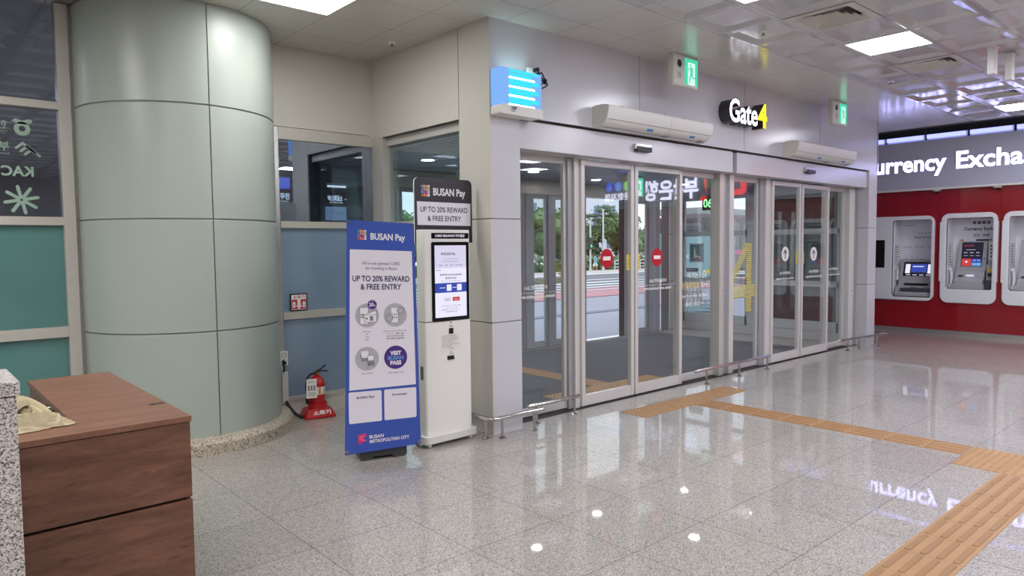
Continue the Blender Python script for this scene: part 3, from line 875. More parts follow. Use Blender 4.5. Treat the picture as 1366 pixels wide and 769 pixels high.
# outer facade of the vestibule
YF = 3.45
b = MB()
b.box(0.05, 7.72, YF, YF+0.12, 2.41, 2.75, 'door_metal')
panels_y(b, 7.24, 7.70, 0.0, 2.63, YF-0.01, 'vest_wall', cutz=(0.93, 1.81), back=0.2)
for xa, xb, m in ((0.05, 0.25, 'vest_wall'), (3.44, 3.56, 'door_metal_dark'), (3.57, 3.72, 'outer_metal'), (4.06, 4.20, 'outer_metal'), (5.915, 6.03, 'outer_metal'), (6.63, 6.76, 'outer_metal'), (6.83, 6.95, 'outer_metal')):
    b.box(xa, xb, YF+0.0, YF+0.1, 0, 2.41, m)
b.box(5.893, 5.915, YF+0.0, YF+0.1, 0, 2.41, 'gasket')
b.box(0.05, 7.7, YF-0.02, YF+0.14, -0.01, 0.012, 'steel')
struct(b.build('wall_facade', bevel=0.003), 'outer metal facade of the vestibule with door posts', 'wall')
n = 10
for xa, xb in ((0.25, 1.30), (1.32, 2.36), (2.38, 3.44), (3.72, 4.06), (4.20, 4.97), (6.03, 6.63)):
    nm = 'door_5' if xa == 4.20 else 'window_%d' % n
    o, q = leaf(nm, xa, xb, YF+0.03, YF+0.07, 0.01, 2.41, 0.05, 0.06, 0.10,
             {0.25: 'outer glass panel at the left end of the vestibule facade', 1.32: 'second outer glass panel from the left end of the facade', 2.38: 'third outer glass panel left of the dark facade posts', 3.72: 'narrow outer glass panel with a striped number seen from behind',
              4.20: 'outer glass door slid open next to the bright doorway', 6.03: 'outer glass panel with a small blue number plate right of the doorway'}[xa], 'door' if xa == 4.20 else 'window', 'outer_metal')
    if xa != 4.20: n += 1
    if xa == 3.72: four_parent, qf = o, q
    if xa == 6.03:
        f = XZ(q); b = MB()
        b.rect(f, 6.20, 6.36, 1.88, 2.12, 0, 'print_blue'); b.text(f, '5', 6.28, 1.93, 0.14, 'print_lilac', align='c', l=0.0008, bold=0.02)
        b.build('number_plate', o, smooth=0)
        arrow_up(o, 6.30, q-0.001, 1.43)
striped_four(four_parent, qf, 0, (3.985, 4.065, 0.78, 1.60), (4.43, 1.09, 4.02, 1.62, 0.13), (3.78, 4.48, 1.015, 1.10), flip=-1)

# ------------------------------------------------------------------ ceiling lights, vents, sprinklers
def ceiling_light(i, j, label):
    xa, xb, ya, yb = cellx(i), cellx(i+1), celly(j+1), celly(j)
    t = thing('ceiling_light', label, 'ceiling light', ((xa+xb)/2, (ya+yb)/2, H), group='square ceiling light panels')
    b = MB(); g = 0.012
    b.ring(frame((0, 0, H-0.004), (1, 0, 0), (0, 1, 0)), [(xa, ya), (xb, ya), (xb, yb), (xa, yb)], [(xa+g, ya+g), (xb-g, ya+g), (xb-g, yb-g), (xa+g, yb-g)], 0.0, 0.03, 'white_plastic')
    b.build('light_frame', t, smooth=0)
    b = MB(); b.quad((xa+g, ya+g, H), (xa+g, yb-g, H), (xb-g, yb-g, H), (xb-g, ya+g, H), 'light_panel' if i < 3 else 'light_panel_cool'); b.build('diffuser', t, smooth=0)
    return t
first = cool = None
for (i, j) in sorted(LIGHTS, key=lambda q: q not in ((-1, 0), (7, 4), (15, 4), (3, 4))):
    c = (cellx(i)+PX/2, celly(j)-PY/2, H)
    lab = {(-1, 0): 'bright square ceiling light above the bay beside the column', (7, 4): 'bright square ceiling light between the two nearer air vents',
           (15, 4): 'bright ceiling light at the far end near the currency sign', (3, 4): 'bright ceiling light cut by the top edge above the gate sign'}.get((i, j), 'unseen square ceiling light panel added to light the rest of the hall')
    if i < 3 and first is None: first = ceiling_light(i, j, lab)
    elif i >= 3 and cool is None: cool = ceiling_light(i, j, lab)
    else: dup(first if i < 3 else cool, c, lab)
def vent(i, j, label):
    xa, xb, ya, yb = cellx(i), cellx(i+1), celly(j+1), celly(j)
    t = thing('ceiling_vent', label, 'air vent', ((xa+xb)/2, (ya+yb)/2, H), group='square louvred ceiling vents')
    cx, cy = (xa+xb)/2, (ya+yb)/2
    f = frame((cx, cy, H), (1, 0, 0), (0, 1, 0))
    sq = lambda r: [(-r, -r), (r, -r), (r, r), (-r, r)]
    b = MB(); b.ring(f, sq(PY/2-0.002), sq(0.225), -0.006, 0.01, 'ceiling_flat'); b.build('vent_frame', t, smooth=0)
    b = MB(); b.quad(*[f(a, c, 0.11) for a, c in sq(0.29)], 'slat_gap')
    for k in range(4):
        r0, r1, z0, z1 = 0.225-0.05*k, 0.19-0.05*k, -0.004+0.008*k, 0.035+0.008*k
        P = [f(a, c, z0) for a, c in sq(r0)]+[f(a, c, z1) for a, c in sq(r1)]
        b.add(P, [(q, (q+1) % 4, 4+(q+1) % 4, 4+q) for q in range(4)], 'ceiling_flat')
    b.build('louvre', t, smooth=0)
    return t
v0 = vent(5, 4, 'large louvred ceiling vent nearest the viewer')
dup(v0, (cellx(9)+PX/2, celly(4)-PY/2, H), 'louvred ceiling vent just beyond the bright ceiling light')
dup(v0, (cellx(13)+PX/2, celly(4)-PY/2, H), 'farthest louvred ceiling vent near the far ceiling light')
def sprinkler(x, y, label):
    t = thing('sprinkler', label, 'sprinkler', (x, y, H), group='small ceiling sprinklers')
    b = MB(); b.lathe((x, y, H), [(0.0, -0.008), (0.035, -0.008), (0.042, 0.0)], 'white_plastic', n=20); b.build('rosette', t)
    b = MB(); b.cyl((x, y, H-0.03), (x, y, H-0.004), 0.009, 'steel_dark', n=10); b.cyl((x, y, H-0.032), (x, y, H-0.028), 0.016, 'steel_dark', n=12); b.build('nozzle', t)
    return t
sp = sprinkler(-0.206, 1.15, 'small sprinkler head in the flat ceiling of the bay')
dup(sp, (2.18, -1.23, H+0.0), 'small sprinkler head on a ceiling panel beside the nearest vent')
dup(sp, (5.15, -1.2, H+0.0), 'small sprinkler head on a ceiling panel beyond the second vent')
def bracket(x, y, label):
    t = thing('ceiling_bracket', label, 'bracket', (x, y, H), group='white box brackets under the ceiling')
    b = MB(); b.box(x-0.055, x+0.055, y-0.03, y+0.03, H-0.26, H-0.004, 'white_plastic'); b.build('bracket_body', t, bevel=0.004)
    b = MB(); b.box(x-0.07, x+0.07, y-0.045, y+0.045, H-0.006, H+0.001, 'white_plastic'); b.build('mounting_plate', t, bevel=0.002)
    return t
br = bracket(4.4, -2.42, 'white box bracket under the ceiling, the nearer of the pair')
dup(br, (4.83, -2.46, H), 'white box bracket under the ceiling, the farther of the pair')
def downlight(x, y, label):
    t = thing('downlight', label, 'downlight', (x, y, 2.62), group='round downlights in the vestibule ceiling')
    b = MB(); b.lathe((x, y, 2.62), [(0.085, 0.0), (0.085, -0.006), (0.072, -0.008)], 'white_plastic', n=28); b.build('bezel', t)
    b = MB(); b.disc(frame((x, y, 2.613), (1, 0, 0), (0, -1, 0)), 0, 0, 0.074, 0, 'downlight_glow'); b.build('lens', t, smooth=0)
    return t
d0 = downlight(0.94, 2.25, 'round downlight seen through the side window above the black kiosk header')
for x, y, lab in ((2.83, 2.48, 'round downlight behind the fixed glass beside the near pillar'), (4.74, 1.19, 'round vestibule downlight above the near sliding doors'), (6.28, 2.45, 'round vestibule downlight near the side window'), (6.2, 1.07, 'round vestibule downlight above the far sliding doors'), (4.40, 2.75, 'round vestibule downlight in front of the open doorway'), (2.83, 1.19, 'round vestibule downlight close behind the near doors'), (0.94, 1.1, 'round vestibule downlight close to the near pillar')):
    dup(d0, (x, y, 2.62), lab)

# ------------------------------------------------------------------ on the gate wall
def exit_sign(x0, x1, y, z0, z1, label, d=0.06):
    t = thing('exit_sign', label, 'exit sign', ((x0+x1)/2, y+d/2, z1), group='green emergency exit signs')
    b = MB(); b.box(x0, x1, y, y+d, z0, z1, 'ivory_plastic'); b.build('sign_body', t, bevel=0.006)
    W, Hh = x1-x0, z1-z0
    f = XZ(y-0.0005); b = MB()
    b.prism(f, [(x0+0.012, z0+0.012), (x1-0.012, z0+0.012), (x1-0.012, z1-0.012), (x0+0.012, z1-0.012)], 0, 0.006, 'white_plastic')
    b.build('face_plate', t, bevel=0.002)
    b = MB(); b.disc(f, x0+W*0.24, z0+Hh*0.70, Hh*0.125, 0.0075, 'black_plastic'); b.disc(f, x0+W*0.24, z0+Hh*0.70, Hh*0.06, 0.008, 'black_gloss'); b.build('speaker_lens', t, smooth=0)['label'] = 'round black lens'
    b = MB(); b.disc(f, x0+W*0.24, z0+Hh*0.33, Hh*0.12, 0.0072, 'ivory_plastic')
    for k in range(4):
        b.rect(f, x0+W*0.24-Hh*0.09, x0+W*0.24+Hh*0.09, z0+Hh*(0.25+0.05*k), z0+Hh*(0.265+0.05*k), 0.0076, 'ink_grey')
    b.build('grille', t, smooth=0)
    gx0, gx1, gz0, gz1 = x0+W*0.44, x1-0.02, z0+0.025, z1-0.025
    b = MB(); b.rect(f, gx0, gx1, gz0, gz1, 0.0076, 'exit_green')
    gw, gh = gx1-gx0, gz1-gz0
    P = lambda a, c, l=0.0082: f(gx0+gw*a, gz0+gh*c, l)
    b.quad(P(0.24, 0.0), P(0.80, 0.0), P(0.80, 0.86), P(0.24, 0.86), 'exit_white')
    k = 0.009
    b.add([P(0.44+0.055*math.cos(R(20*i)), 0.76+0.045*math.sin(R(20*i)), k) for i in range(18)], [tuple(range(18))], 'exit_green')
    for pts in (((0.40, 0.68), (0.56, 0.70), (0.60, 0.44), (0.44, 0.42)), ((0.40, 0.68), (0.28, 0.56), (0.24, 0.58), (0.38, 0.70)), ((0.28, 0.56), (0.36, 0.57), (0.36, 0.54), (0.26, 0.53)),
                ((0.56, 0.70), (0.68, 0.58), (0.64, 0.56), (0.54, 0.65)), ((0.68, 0.58), (0.66, 0.48), (0.62, 0.49), (0.63, 0.58)), ((0.44, 0.44), (0.54, 0.42), (0.42, 0.22), (0.34, 0.24)),
                ((0.34, 0.24), (0.42, 0.22), (0.40, 0.06), (0.34, 0.06)), ((0.50, 0.44), (0.60, 0.46), (0.66, 0.30), (0.58, 0.28)), ((0.58, 0.28), (0.60, 0.33), (0.80, 0.31), (0.80, 0.26))):
        b.poly([P(a, c, k) for a, c in pts], 'exit_green'); k += 0.00012
    b.build('running_man_panel', t, smooth=0)['label'] = 'lit green panel with a running figure'
    return t
e0 = exit_sign(2.08, 2.515, -0.325, 3.19, H, 'green running man exit sign under the ceiling above the near doors')
ew = 0.435
dup(e0, (5.86, -0.27, H), 'green running man exit sign under the ceiling above the far doors')
dup(e0, (4.48, 2.10, 2.62), 'green exit sign hanging inside the vestibule behind the near doors')
dup(e0, (2.06, 2.88, 2.62), 'green exit sign inside the vestibule seen edge on beside the near pillar')

# insect trap
t = thing('insect_trap', 'glowing blue insect light trap high on the corner of the near pillar', 'insect trap', (0.25, -0.06, 2.69))
f = XZ(0.0)
b = MB(); b.prism(XZ(-0.02), rrect(0.012, 0.485, 2.695, 2.775, 0.02), -0.02, 0.115, 'white_plastic'); b.build('collector_tray', t, bevel=0.01, seg=3)['label'] = 'white lower tray'
b = MB(); b.text(XZ(-0.137), 'NR', 0.125, 2.735, 0.028, 'ink', l=0.0, bold=0.02); b.rect(XZ(-0.137), 0.12, 0.165, 2.722, 2.727, 0.0, 'ink')
b.poly([XZ(-0.137)(a, c) for a, c in ((0.165, 2.752), (0.172, 2.745), (0.195, 2.775), (0.190, 2.778), (0.172, 2.757))], 'ink'); b.build('logo', t, smooth=0)
b = MB(); b.prism(XZ(-0.003), rrect(0.10, 0.46, 2.776, 3.07, 0.02), 0.0, 0.03, 'trap_cyan'); b.build('back_reflector', t)['label'] = 'bright cyan reflector'
b = MB()
for k in range(4):
    z = 3.04-0.075*k
    b.cyl((0.09, -0.07, z-0.028), (0.44, -0.07, z-0.028), 0.012, 'trap_tube', n=12)
b.build('light_tube', t)['label'] = 'bright white blue tubes'
b = MB()
sh = XZ(-0.02)
outer = rrect(0.012, 0.485, 2.776, 3.082, 0.035)
for a0, a1 in ((0.012, 0.105), (0.455, 0.485)):
    b.box(a0, a1, -0.135 if a0 < 0.05 else -0.125, 0.0, 2.776, 3.075, 'trap_shell')
for k in range(5):
    z1 = 3.075-0.075*k; z0 = max(2.776, z1-(0.030 if k == 0 else 0.040))
    if z1 < 2.79: continue
    b.quad((0.105, -0.128, z0), (0.455, -0.122, z0), (0.455, -0.108, z1), (0.105, -0.112, z1), 'trap_cyan')
    b.quad((0.105, -0.112, z1), (0.455, -0.108, z1), (0.455, -0.09, z1), (0.105, -0.09, z1), 'trap_shell')
b.build('louvred_cover', t, bevel=0.012, seg=3)['label'] = 'glowing blue louvred cover'
t = thing('power_socket', 'white surface socket with black plug above the insect trap', 'socket', (0.46, -0.02, 3.10))
b = MB(); b.box(0.405, 0.485, -0.04, 0.0, 3.095, 3.145, 'white_plastic'); b.build('socket_box', t, bevel=0.005)
b = MB(); b.cyl((0.475, -0.09, 3.125), (0.475, -0.035, 3.125), 0.018, 'rubber', n=14); b.build('plug', t, bevel=0.004)
pts = []
for k in range(46):
    u = k/45
    pts.append((0.475+0.10*u+0.02*math.sin(9*u), -0.09+0.03*math.sin(7*u)+0.02*u, 3.125-0.10*u+0.028*math.sin(u*15)))
b = MB(); b.tube(pts, 0.006, 'rubber', n=8)
lp = [(0.555+0.045*math.cos(R(a)), -0.07+0.012*math.sin(R(2*a)), 3.005+0.022*math.sin(R(a))+0.02*math.cos(R(a))) for a in range(0, 361, 15)]
b.tube(lp, 0.006, 'rubber', n=8)
lp = [(0.515+0.05*math.cos(R(a)), -0.085, 3.055-0.04*math.cos(R(a))+0.012*math.sin(R(a))) for a in range(0, 361, 15)]
b.tube(lp, 0.006, 'rubber', n=8)
b.build('cord', t)['label'] = 'looped black cord'

# air curtains
def air_curtain(x0, x1, label):
    t = thing('air_curtain', label, 'air curtain', ((x0+x1)/2, -0.1, 2.72), group='white air curtain units over the doors')
    prof = [(0.0, 2.912), (-0.05, 2.922), (-0.12, 2.924), (-0.195, 2.912), (-0.203, 2.90), (-0.200, 2.86), (-0.186, 2.80), (-0.165, 2.765), (-0.13, 2.738), (-0.08, 2.722), (0.0, 2.718)]
    def body(xa, xb, m, inset=0.0, caps=True):
        b = MB(); n = len(prof)
        P = [(xa, y, z) for y, z in prof]+[(xb, y, z) for y, z in prof]
        b.add(P, [(i, n+i, n+(i+1) % n, (i+1) % n) for i in range(n)], m)
        b.add(P, [tuple(range(n)), tuple(range(n, 2*n))[::-1]], m)
        return b
    xm = (x0+x1)/2+0.12
    body(x0+0.012, xm-0.002, 'white_plastic').build('casing', t, smooth=30)
    body(xm+0.002, x1, 'white_plastic').build('casing', t, smooth=30)
    b = body(x0, x0+0.012, 'ivory_plastic'); b.build('end_cap', t, smooth=30)
    b = MB()
    b.box(x0+0.01, x1-0.01, -0.1815, -0.178, 2.783, 2.787, 'ink_grey'); b.box(x0+0.05, x1-0.01, -0.095, -0.09, 2.7205, 2.7245, 'ink_grey')
    b.build('seam', t, smooth=0)
    def lab(xa, xb, m):
        b = MB()
        b.quad((xa, -0.1595, 2.757), (xb, -0.1595, 2.757), (xb+0.01, -0.1315, 2.7365), (xa+0.01, -0.1315, 2.7365), m)
        b.build('label_sticker', t, smooth=0)['label'] = 'small blue label'
    L = x1-x0
    lab(x0+0.37*L, x0+0.37*L+0.10, 'print_sky'); lab(x0+0.79*L, x0+0.79*L+0.09, 'print_sky')
    b = MB(); b.box(x0+0.56*L, x0+0.56*L+0.10, -0.115, -0.07, 2.7165, 2.722, 'ink_grey'); b.build('control_plate', t); b = MB(); b.box(x0+0.92*L, x0+0.92*L+0.09, -0.115, -0.07, 2.7165, 2.722, 'ink_grey'); b.build('control_plate', t)
    b = MB()
    for k in range(5):
        b.cyl((x0+0.2+k*(L-0.4)/4, -0.2, 2.916), (x0+0.2+k*(L-0.4)/4, -0.2, 2.908), 0.006, 'brass', n=8)
    b.build('screw', t)
    return t
ac = air_curtain(1.262, 2.995, 'white air curtain unit over the near sliding doors, left of the Gate4 sign')
dup(ac, (ac.location[0]+3.665, -0.1, 2.72), 'white air curtain unit over the far sliding doors, right of the Gate4 sign')

# door sensors
def sensor(x, label):
    t = thing('door_sensor', label, 'motion sensor', (x, 0.0, 2.60), group='black and silver door sensors')
    b = MB(); b.prism(XZ(0.03), rrect(x-0.13, x+0.13, 2.575, 2.63, 0.012), 0.0, 0.045, 'alu'); b.build('cover', t, bevel=0.006)
    b = MB(); b.box(x-0.115, x+0.128, -0.022, 0.022, 2.556, 2.606, 'black_plastic'); b.build('lens', t, bevel=0.005)['label'] = 'black lens strip'
    return t
s0 = sensor(2.03, 'small motion sensor on the header above the near sliding doors')
dup(s0, (5.66, 0.0, 2.60), 'small motion sensor on the header above the far sliding doors')

# gate sign
t = thing('gate_sign', 'lit channel letters reading Gate4 on the wall above the doors', 'sign', (3.8, -0.08, 3.0))
f = XZ(-0.15)
b = MB(); b.text(f, 'Gate', 3.40, 3.005, 0.262, 'gate_white', w=0.61, l=0.0, bold=0.020, depth=0.145, mside='header_black'); b.build('letters', t, smooth=0)['label'] = 'white lit letters with black sides'
b = MB(); b.text(f, '4', 4.02, 3.005, 0.275, 'gate_yellow', w=0.21, l=0.0, bold=0.04, depth=0.145, mside='header_black'); b.build('digit', t, smooth=0)['label'] = 'yellow lit digit with black sides'

# ------------------------------------------------------------------ guard rails
def rail(name_pts, posts, label):
    p = name_pts
    t = thing('guard_rail', label, 'guard rail', (posts[0][0], posts[0][1], 0), group='low steel guard rails along the gate')
    b = MB(); b.tube(p, 0.019, 'steel', n=16)
    for e in (p[0], p[-1]):
        b.lathe((e[0], e[1], e[2]), [(0.0, -0.02), (0.014, -0.014), (0.02, 0.0), (0.014, 0.014), (0.0, 0.02)], 'steel', n=14)
    b.build('rail_tube', t, smooth=50)
    for x, y in posts:
        b = MB(); b.cyl((x, y, 0.0), (x, y, 0.165), 0.0125, 'steel', n=14)
        b.lathe((x, y, 0), [(0.0125, 0.022), (0.02, 0.016), (0.034, 0.006), (0.034, 0.0)], 'steel', n=20)
        b.build('post', t)
    return t
def corner(pts, r=0.05):
    out = [pts[0]]
    for i in range(1, len(pts)-1):
        a, q, c = Vector(pts[i-1]), Vector(pts[i]), Vector(pts[i+1])
        p1 = q+(a-q).normalized()*r; p2 = q+(c-q).normalized()*r
        for k in range(7):
            u = k/6; out.append(tuple((1-u)**2*p1+2*u*(1-u)*q+u*u*p2))
    out.append(pts[-1])
    return out
ZR = 0.172
rail(corner([(-0.115, 0.36, ZR), (-0.115, -0.125, ZR), (0.455, -0.125, ZR)]), [(-0.113, 0.30), (-0.113, -0.035), (-0.005, -0.125), (0.36, -0.122)], 'low steel guard rail wrapping round the foot of the near pillar')
rail([(0.44, 0.03, ZR), (1.09, 0.03, ZR)], [(0.535, 0.035), (1.035, 0.035)], 'low steel guard rail before the fixed glass beside the near pillar')
rail([(2.98, 0.0, ZR), (4.62, 0.0, ZR)], [(3.20, 0.0), (3.90, 0.0), (4.57, 0.0)], 'long low steel guard rail between the near and far sliding doors')
rail(corner([(6.62, -0.02, ZR), (7.30, -0.07, ZR), (7.98, -0.20, ZR), (8.02, 0.4, ZR)], 0.06), [(6.88, -0.03), (7.19, -0.06), (7.66, -0.145)], 'low steel guard rail at the foot of the far white pillar')

# ------------------------------------------------------------------ tactile paving
def tactile(x0, x1, y0, y1, kind, label, z=0.0, tile=0.3):
    b = MB()
    nx, ny = max(1, round((x1-x0)/tile)), max(1, round((y1-y0)/tile))
    sx, sy = (x1-x0)/nx, (y1-y0)/ny
    for i in range(nx):
        for j in range(ny):
            xa, ya = x0+i*sx, y0+j*sy
            b.box(xa+0.001, xa+sx-0.001, ya+0.001, ya+sy-0.001, z-0.001, z+0.003, 'tactile')
            if kind == 'dot':
                for p in range(6):
                    for q in range(6):
                        cx, cy = xa+sx*(p+0.5)/6, ya+sy*(q+0.5)/6
                        b.add([(cx+r*math.cos(R(60*k)), cy+r*math.sin(R(60*k)), zz) for r, zz in ((0.0155, z+0.003), (0.0105, z+0.008)) for k in range(6)],
                              [(k, (k+1) % 6, 6+(k+1) % 6, 6+k) for k in range(6)]+[(6, 7, 8, 9, 10, 11)], 'tactile')
            else:
                for p in range(4):
                    if kind == 'barx':
                        c = ya+sy*(p+0.5)/4; fr_ = frame((xa+sx/2, c, z), (1, 0, 0), (0, 1, 0)); L = sx
                    else:
                        c = xa+sx*(p+0.5)/4; fr_ = frame((c, ya+sy/2, z), (0, 1, 0), (-1, 0, 0)); L = sy
                    o1 = rrect(-L/2+0.008, L/2-0.008, -0.0185, 0.0185, 0.016, 3); o2 = rrect(-L/2+0.013, L/2-0.013, -0.0135, 0.0135, 0.012, 3)
                    m_ = len(o1)
                    b.add([fr_(u, v, 0.003) for u, v in o1]+[fr_(u, v, 0.008) for u, v in o2],
                          [(k, (k+1) % m_, m_+(k+1) % m_, m_+k) for k in range(m_)]+[tuple(range(m_, 2*m_))], 'tactile_bar')
    o = b.build('tactile_paving', smooth=0)
    return tag(o, label, 'tactile paving', 'ochre tactile paving strips')
tactile(1.41, 3.21, -0.515, -0.215, 'dot', 'ochre studded tactile strip on the granite in front of the near doors')
tactile(2.195, 2.495, -2.88, -0.515, 'bary', 'narrow ochre tactile strip leading from the near doors across the hall')
tactile(1.90, 2.50, -3.48, -2.88, 'dot', 'square studded tactile block where the two ochre strips meet')
tactile(-3.5, 1.90, -3.48, -3.18, 'barx', 'wide ochre tactile strip with long bars in the lower corner of the hall')
tactile(1.35, 3.15, 0.52, 0.81, 'dot', 'studded ochre tactile strip on the mat just behind the near doors', 0.006)
tactile(2.15, 2.45, 0.81, 3.30, 'bary', 'ochre tactile strip crossing the vestibule mat', 0.006)

# ------------------------------------------------------------------ red cash machine wall
FX = lambda x: frame((x, 0, 0), (0, -1, 0), (0, 0, 1))           # faces -x; a = -y, b = z
XA = 9.93
MACH = [(-1.25, 0.193, 0.57, 2.075, -0.49, 0.148, 0.63, 2.005)]
for k in range(5):
    a0 = 0.30+0.91*k
    MACH.append((a0, a0+0.827, 0.56, 2.095, a0+0.085, a0+0.764, 0.80, 2.01))
b = MB()
f = FX(XA)
def wallbox(a0, a1, z0, z1, m='atm_red'): b.box(XA, XA+0.02, -a1, -a0, z0, z1, m)
wallbox(-1.85, 9.0, 0.075, 0.62); wallbox(-1.85, 9.0, 2.0, 2.53)
prev = -1.85
for mm in MACH:
    wallbox(prev, mm[4]-0.01, 0.62, 2.0); prev = mm[5]+0.01
wallbox(prev, 9.0, 0.62, 2.0)
b.box(XA+0.02, XA+0.06, -9.0, 1.85, 0.0, 0.075, 'alu')
for a in (-0.66, 0.25, 1.16, 2.07, 2.98, 3.89, 4.80, 6.0, 7.2):
    b.box(XA-0.001, XA+0.001, -a-0.002, -a+0.002, 0.075, 2.53, 'gasket')
b.box(10.31, 10.35, -13.3, 1.95, 0, 4.25, 'dark_void')
struct(b.build('wall_east', bevel=0), 'glossy red wall holding the cash machines', 'wall')
b = MB()
b.box(9.93, 10.2, -13.2, -9.0, 0, 4.2, 'lobby_wall')
struct(b.build('wall_east'), 'plain pale wall continuing past the red wall', 'wall')
b = MB()
b.box(9.85, 10.2, -9.0, 1.85, 2.55, 3.38, 'fascia_grey')
b.box(9.83, 10.2, -9.0, 1.85, 2.515, 2.55, 'white_plastic')
struct(b.build('trim_8', bevel=0.003), 'blue grey fascia board over the red wall', 'fascia')
first = None
for k in range(12):  # glowing blocks added where the dark soffit only reflects
    y0 = 1.3-0.66*k
    if first is None:
        first = thing('soffit_glow', 'glowing block in place of the bluish reflections above the fascia board', 'painted reflection', (9.98, y0-0.3, 3.46), group='glowing reflection blocks above the fascia')
        q = MB(); q.box(9.94, 10.02, y0-0.58, y0, 3.425, 3.485, 'cove'); q.build('diffuser', first, smooth=0)
        q = MB(); q.box(10.02, 10.06, y0-0.6, y0+0.02, 3.40, 3.50, 'white_plastic'); q.build('housing', first, smooth=0)
    else:
        dup(first, (9.98, y0-0.3, 3.46), 'glowing block in place of the bluish reflections above the fascia board')
t = thing('fascia_sign', 'large lit white letters Currency Exchange on the grey fascia', 'sign', (9.84, -0.4, 2.9))
f = FX(9.825)
b = MB(); b.text(f, 'Currency', 0.37, 2.855, 0.29, 'letter_white', w=1.42, align='r', l=0, bold=0.024, depth=0.024, mside='white_plastic'); b.build('word', t, smooth=0)
b = MB(); b.text(f, 'Exchange', 0.52, 2.855, 0.29, 'letter_white', w=1.52, l=0, bold=0.024, depth=0.024, mside='white_plastic'); b.build('word', t, smooth=0)
t = thing('bank_sign', 'lit Korean bank name with red logo on the fascia, seen mirrored in the gate glass', 'sign', (9.84, 4.6*-1, 2.9))
b = MB(); b.text(f, '부산은행', 4.02, 2.70, 0.36, 'bank_white', w=1.62, l=0, bold=0.03); b.build('letters', t, smooth=0)
b = MB()
b.prism(f, [(3.66, 2.58), (3.78, 2.58), (3.90, 3.06), (3.76, 3.06)], -0.02, 0, 'logo_red')
b.prism(f, [(3.80, 2.58), (4.00, 2.58), (3.94, 2.68), (3.84, 2.68)], -0.02, 0, 'logo_red')
b.ring(f, rrect(2.86, 3.40, 2.66, 3.06, 0.12), rrect(2.98, 3.28, 2.78, 2.94, 0.05), -0.02, 0, 'logo_red')
b.build('logo', t, smooth=0)['label'] = 'red lit bank emblem'
b = MB(); b.text(f, '공항지점', 6.10, 2.74, 0.14, 'bank_white', w=0.80, l=0, bold=0.02); b.build('branch_lettering', t, smooth=0)
for a, m, s in ((6.20, 'logo_green', 'e'), (6.48, 'logo_blue_light', 'R'), (6.76, 'logo_blue', 'C')):
    b = MB(); b.disc(f, a, 3.06, 0.115, 0, m); b.text(f, s, a, 3.01, 0.10, 'letter_white', align='c', l=0.002, bold=0.02); b.build('round_logo', t, smooth=0)
def dome(y, label):
    t = thing('security_camera', label, 'security camera', (9.89, y, 2.515), group='dome cameras under the fascia')
    b = MB(); b.lathe((9.89, y, 2.515), [(0.0, -0.035), (0.045, -0.033), (0.062, -0.02), (0.066, 0.0)], 'ivory_plastic', n=24); b.build('housing', t)
    b = MB(); b.lathe((9.89, y, 2.482), [(0.0, -0.032), (0.02, -0.028), (0.032, -0.012), (0.034, 0.0)], 'black_gloss', n=20); b.build('dome_lens', t)['label'] = 'black dome lens'
    return t
dm = dome(-0.22, 'small dome camera under the fascia between the first two cash machines')
dup(dm, (9.89, -1.115, 2.515), 'small dome camera under the fascia beside the third cash machine')

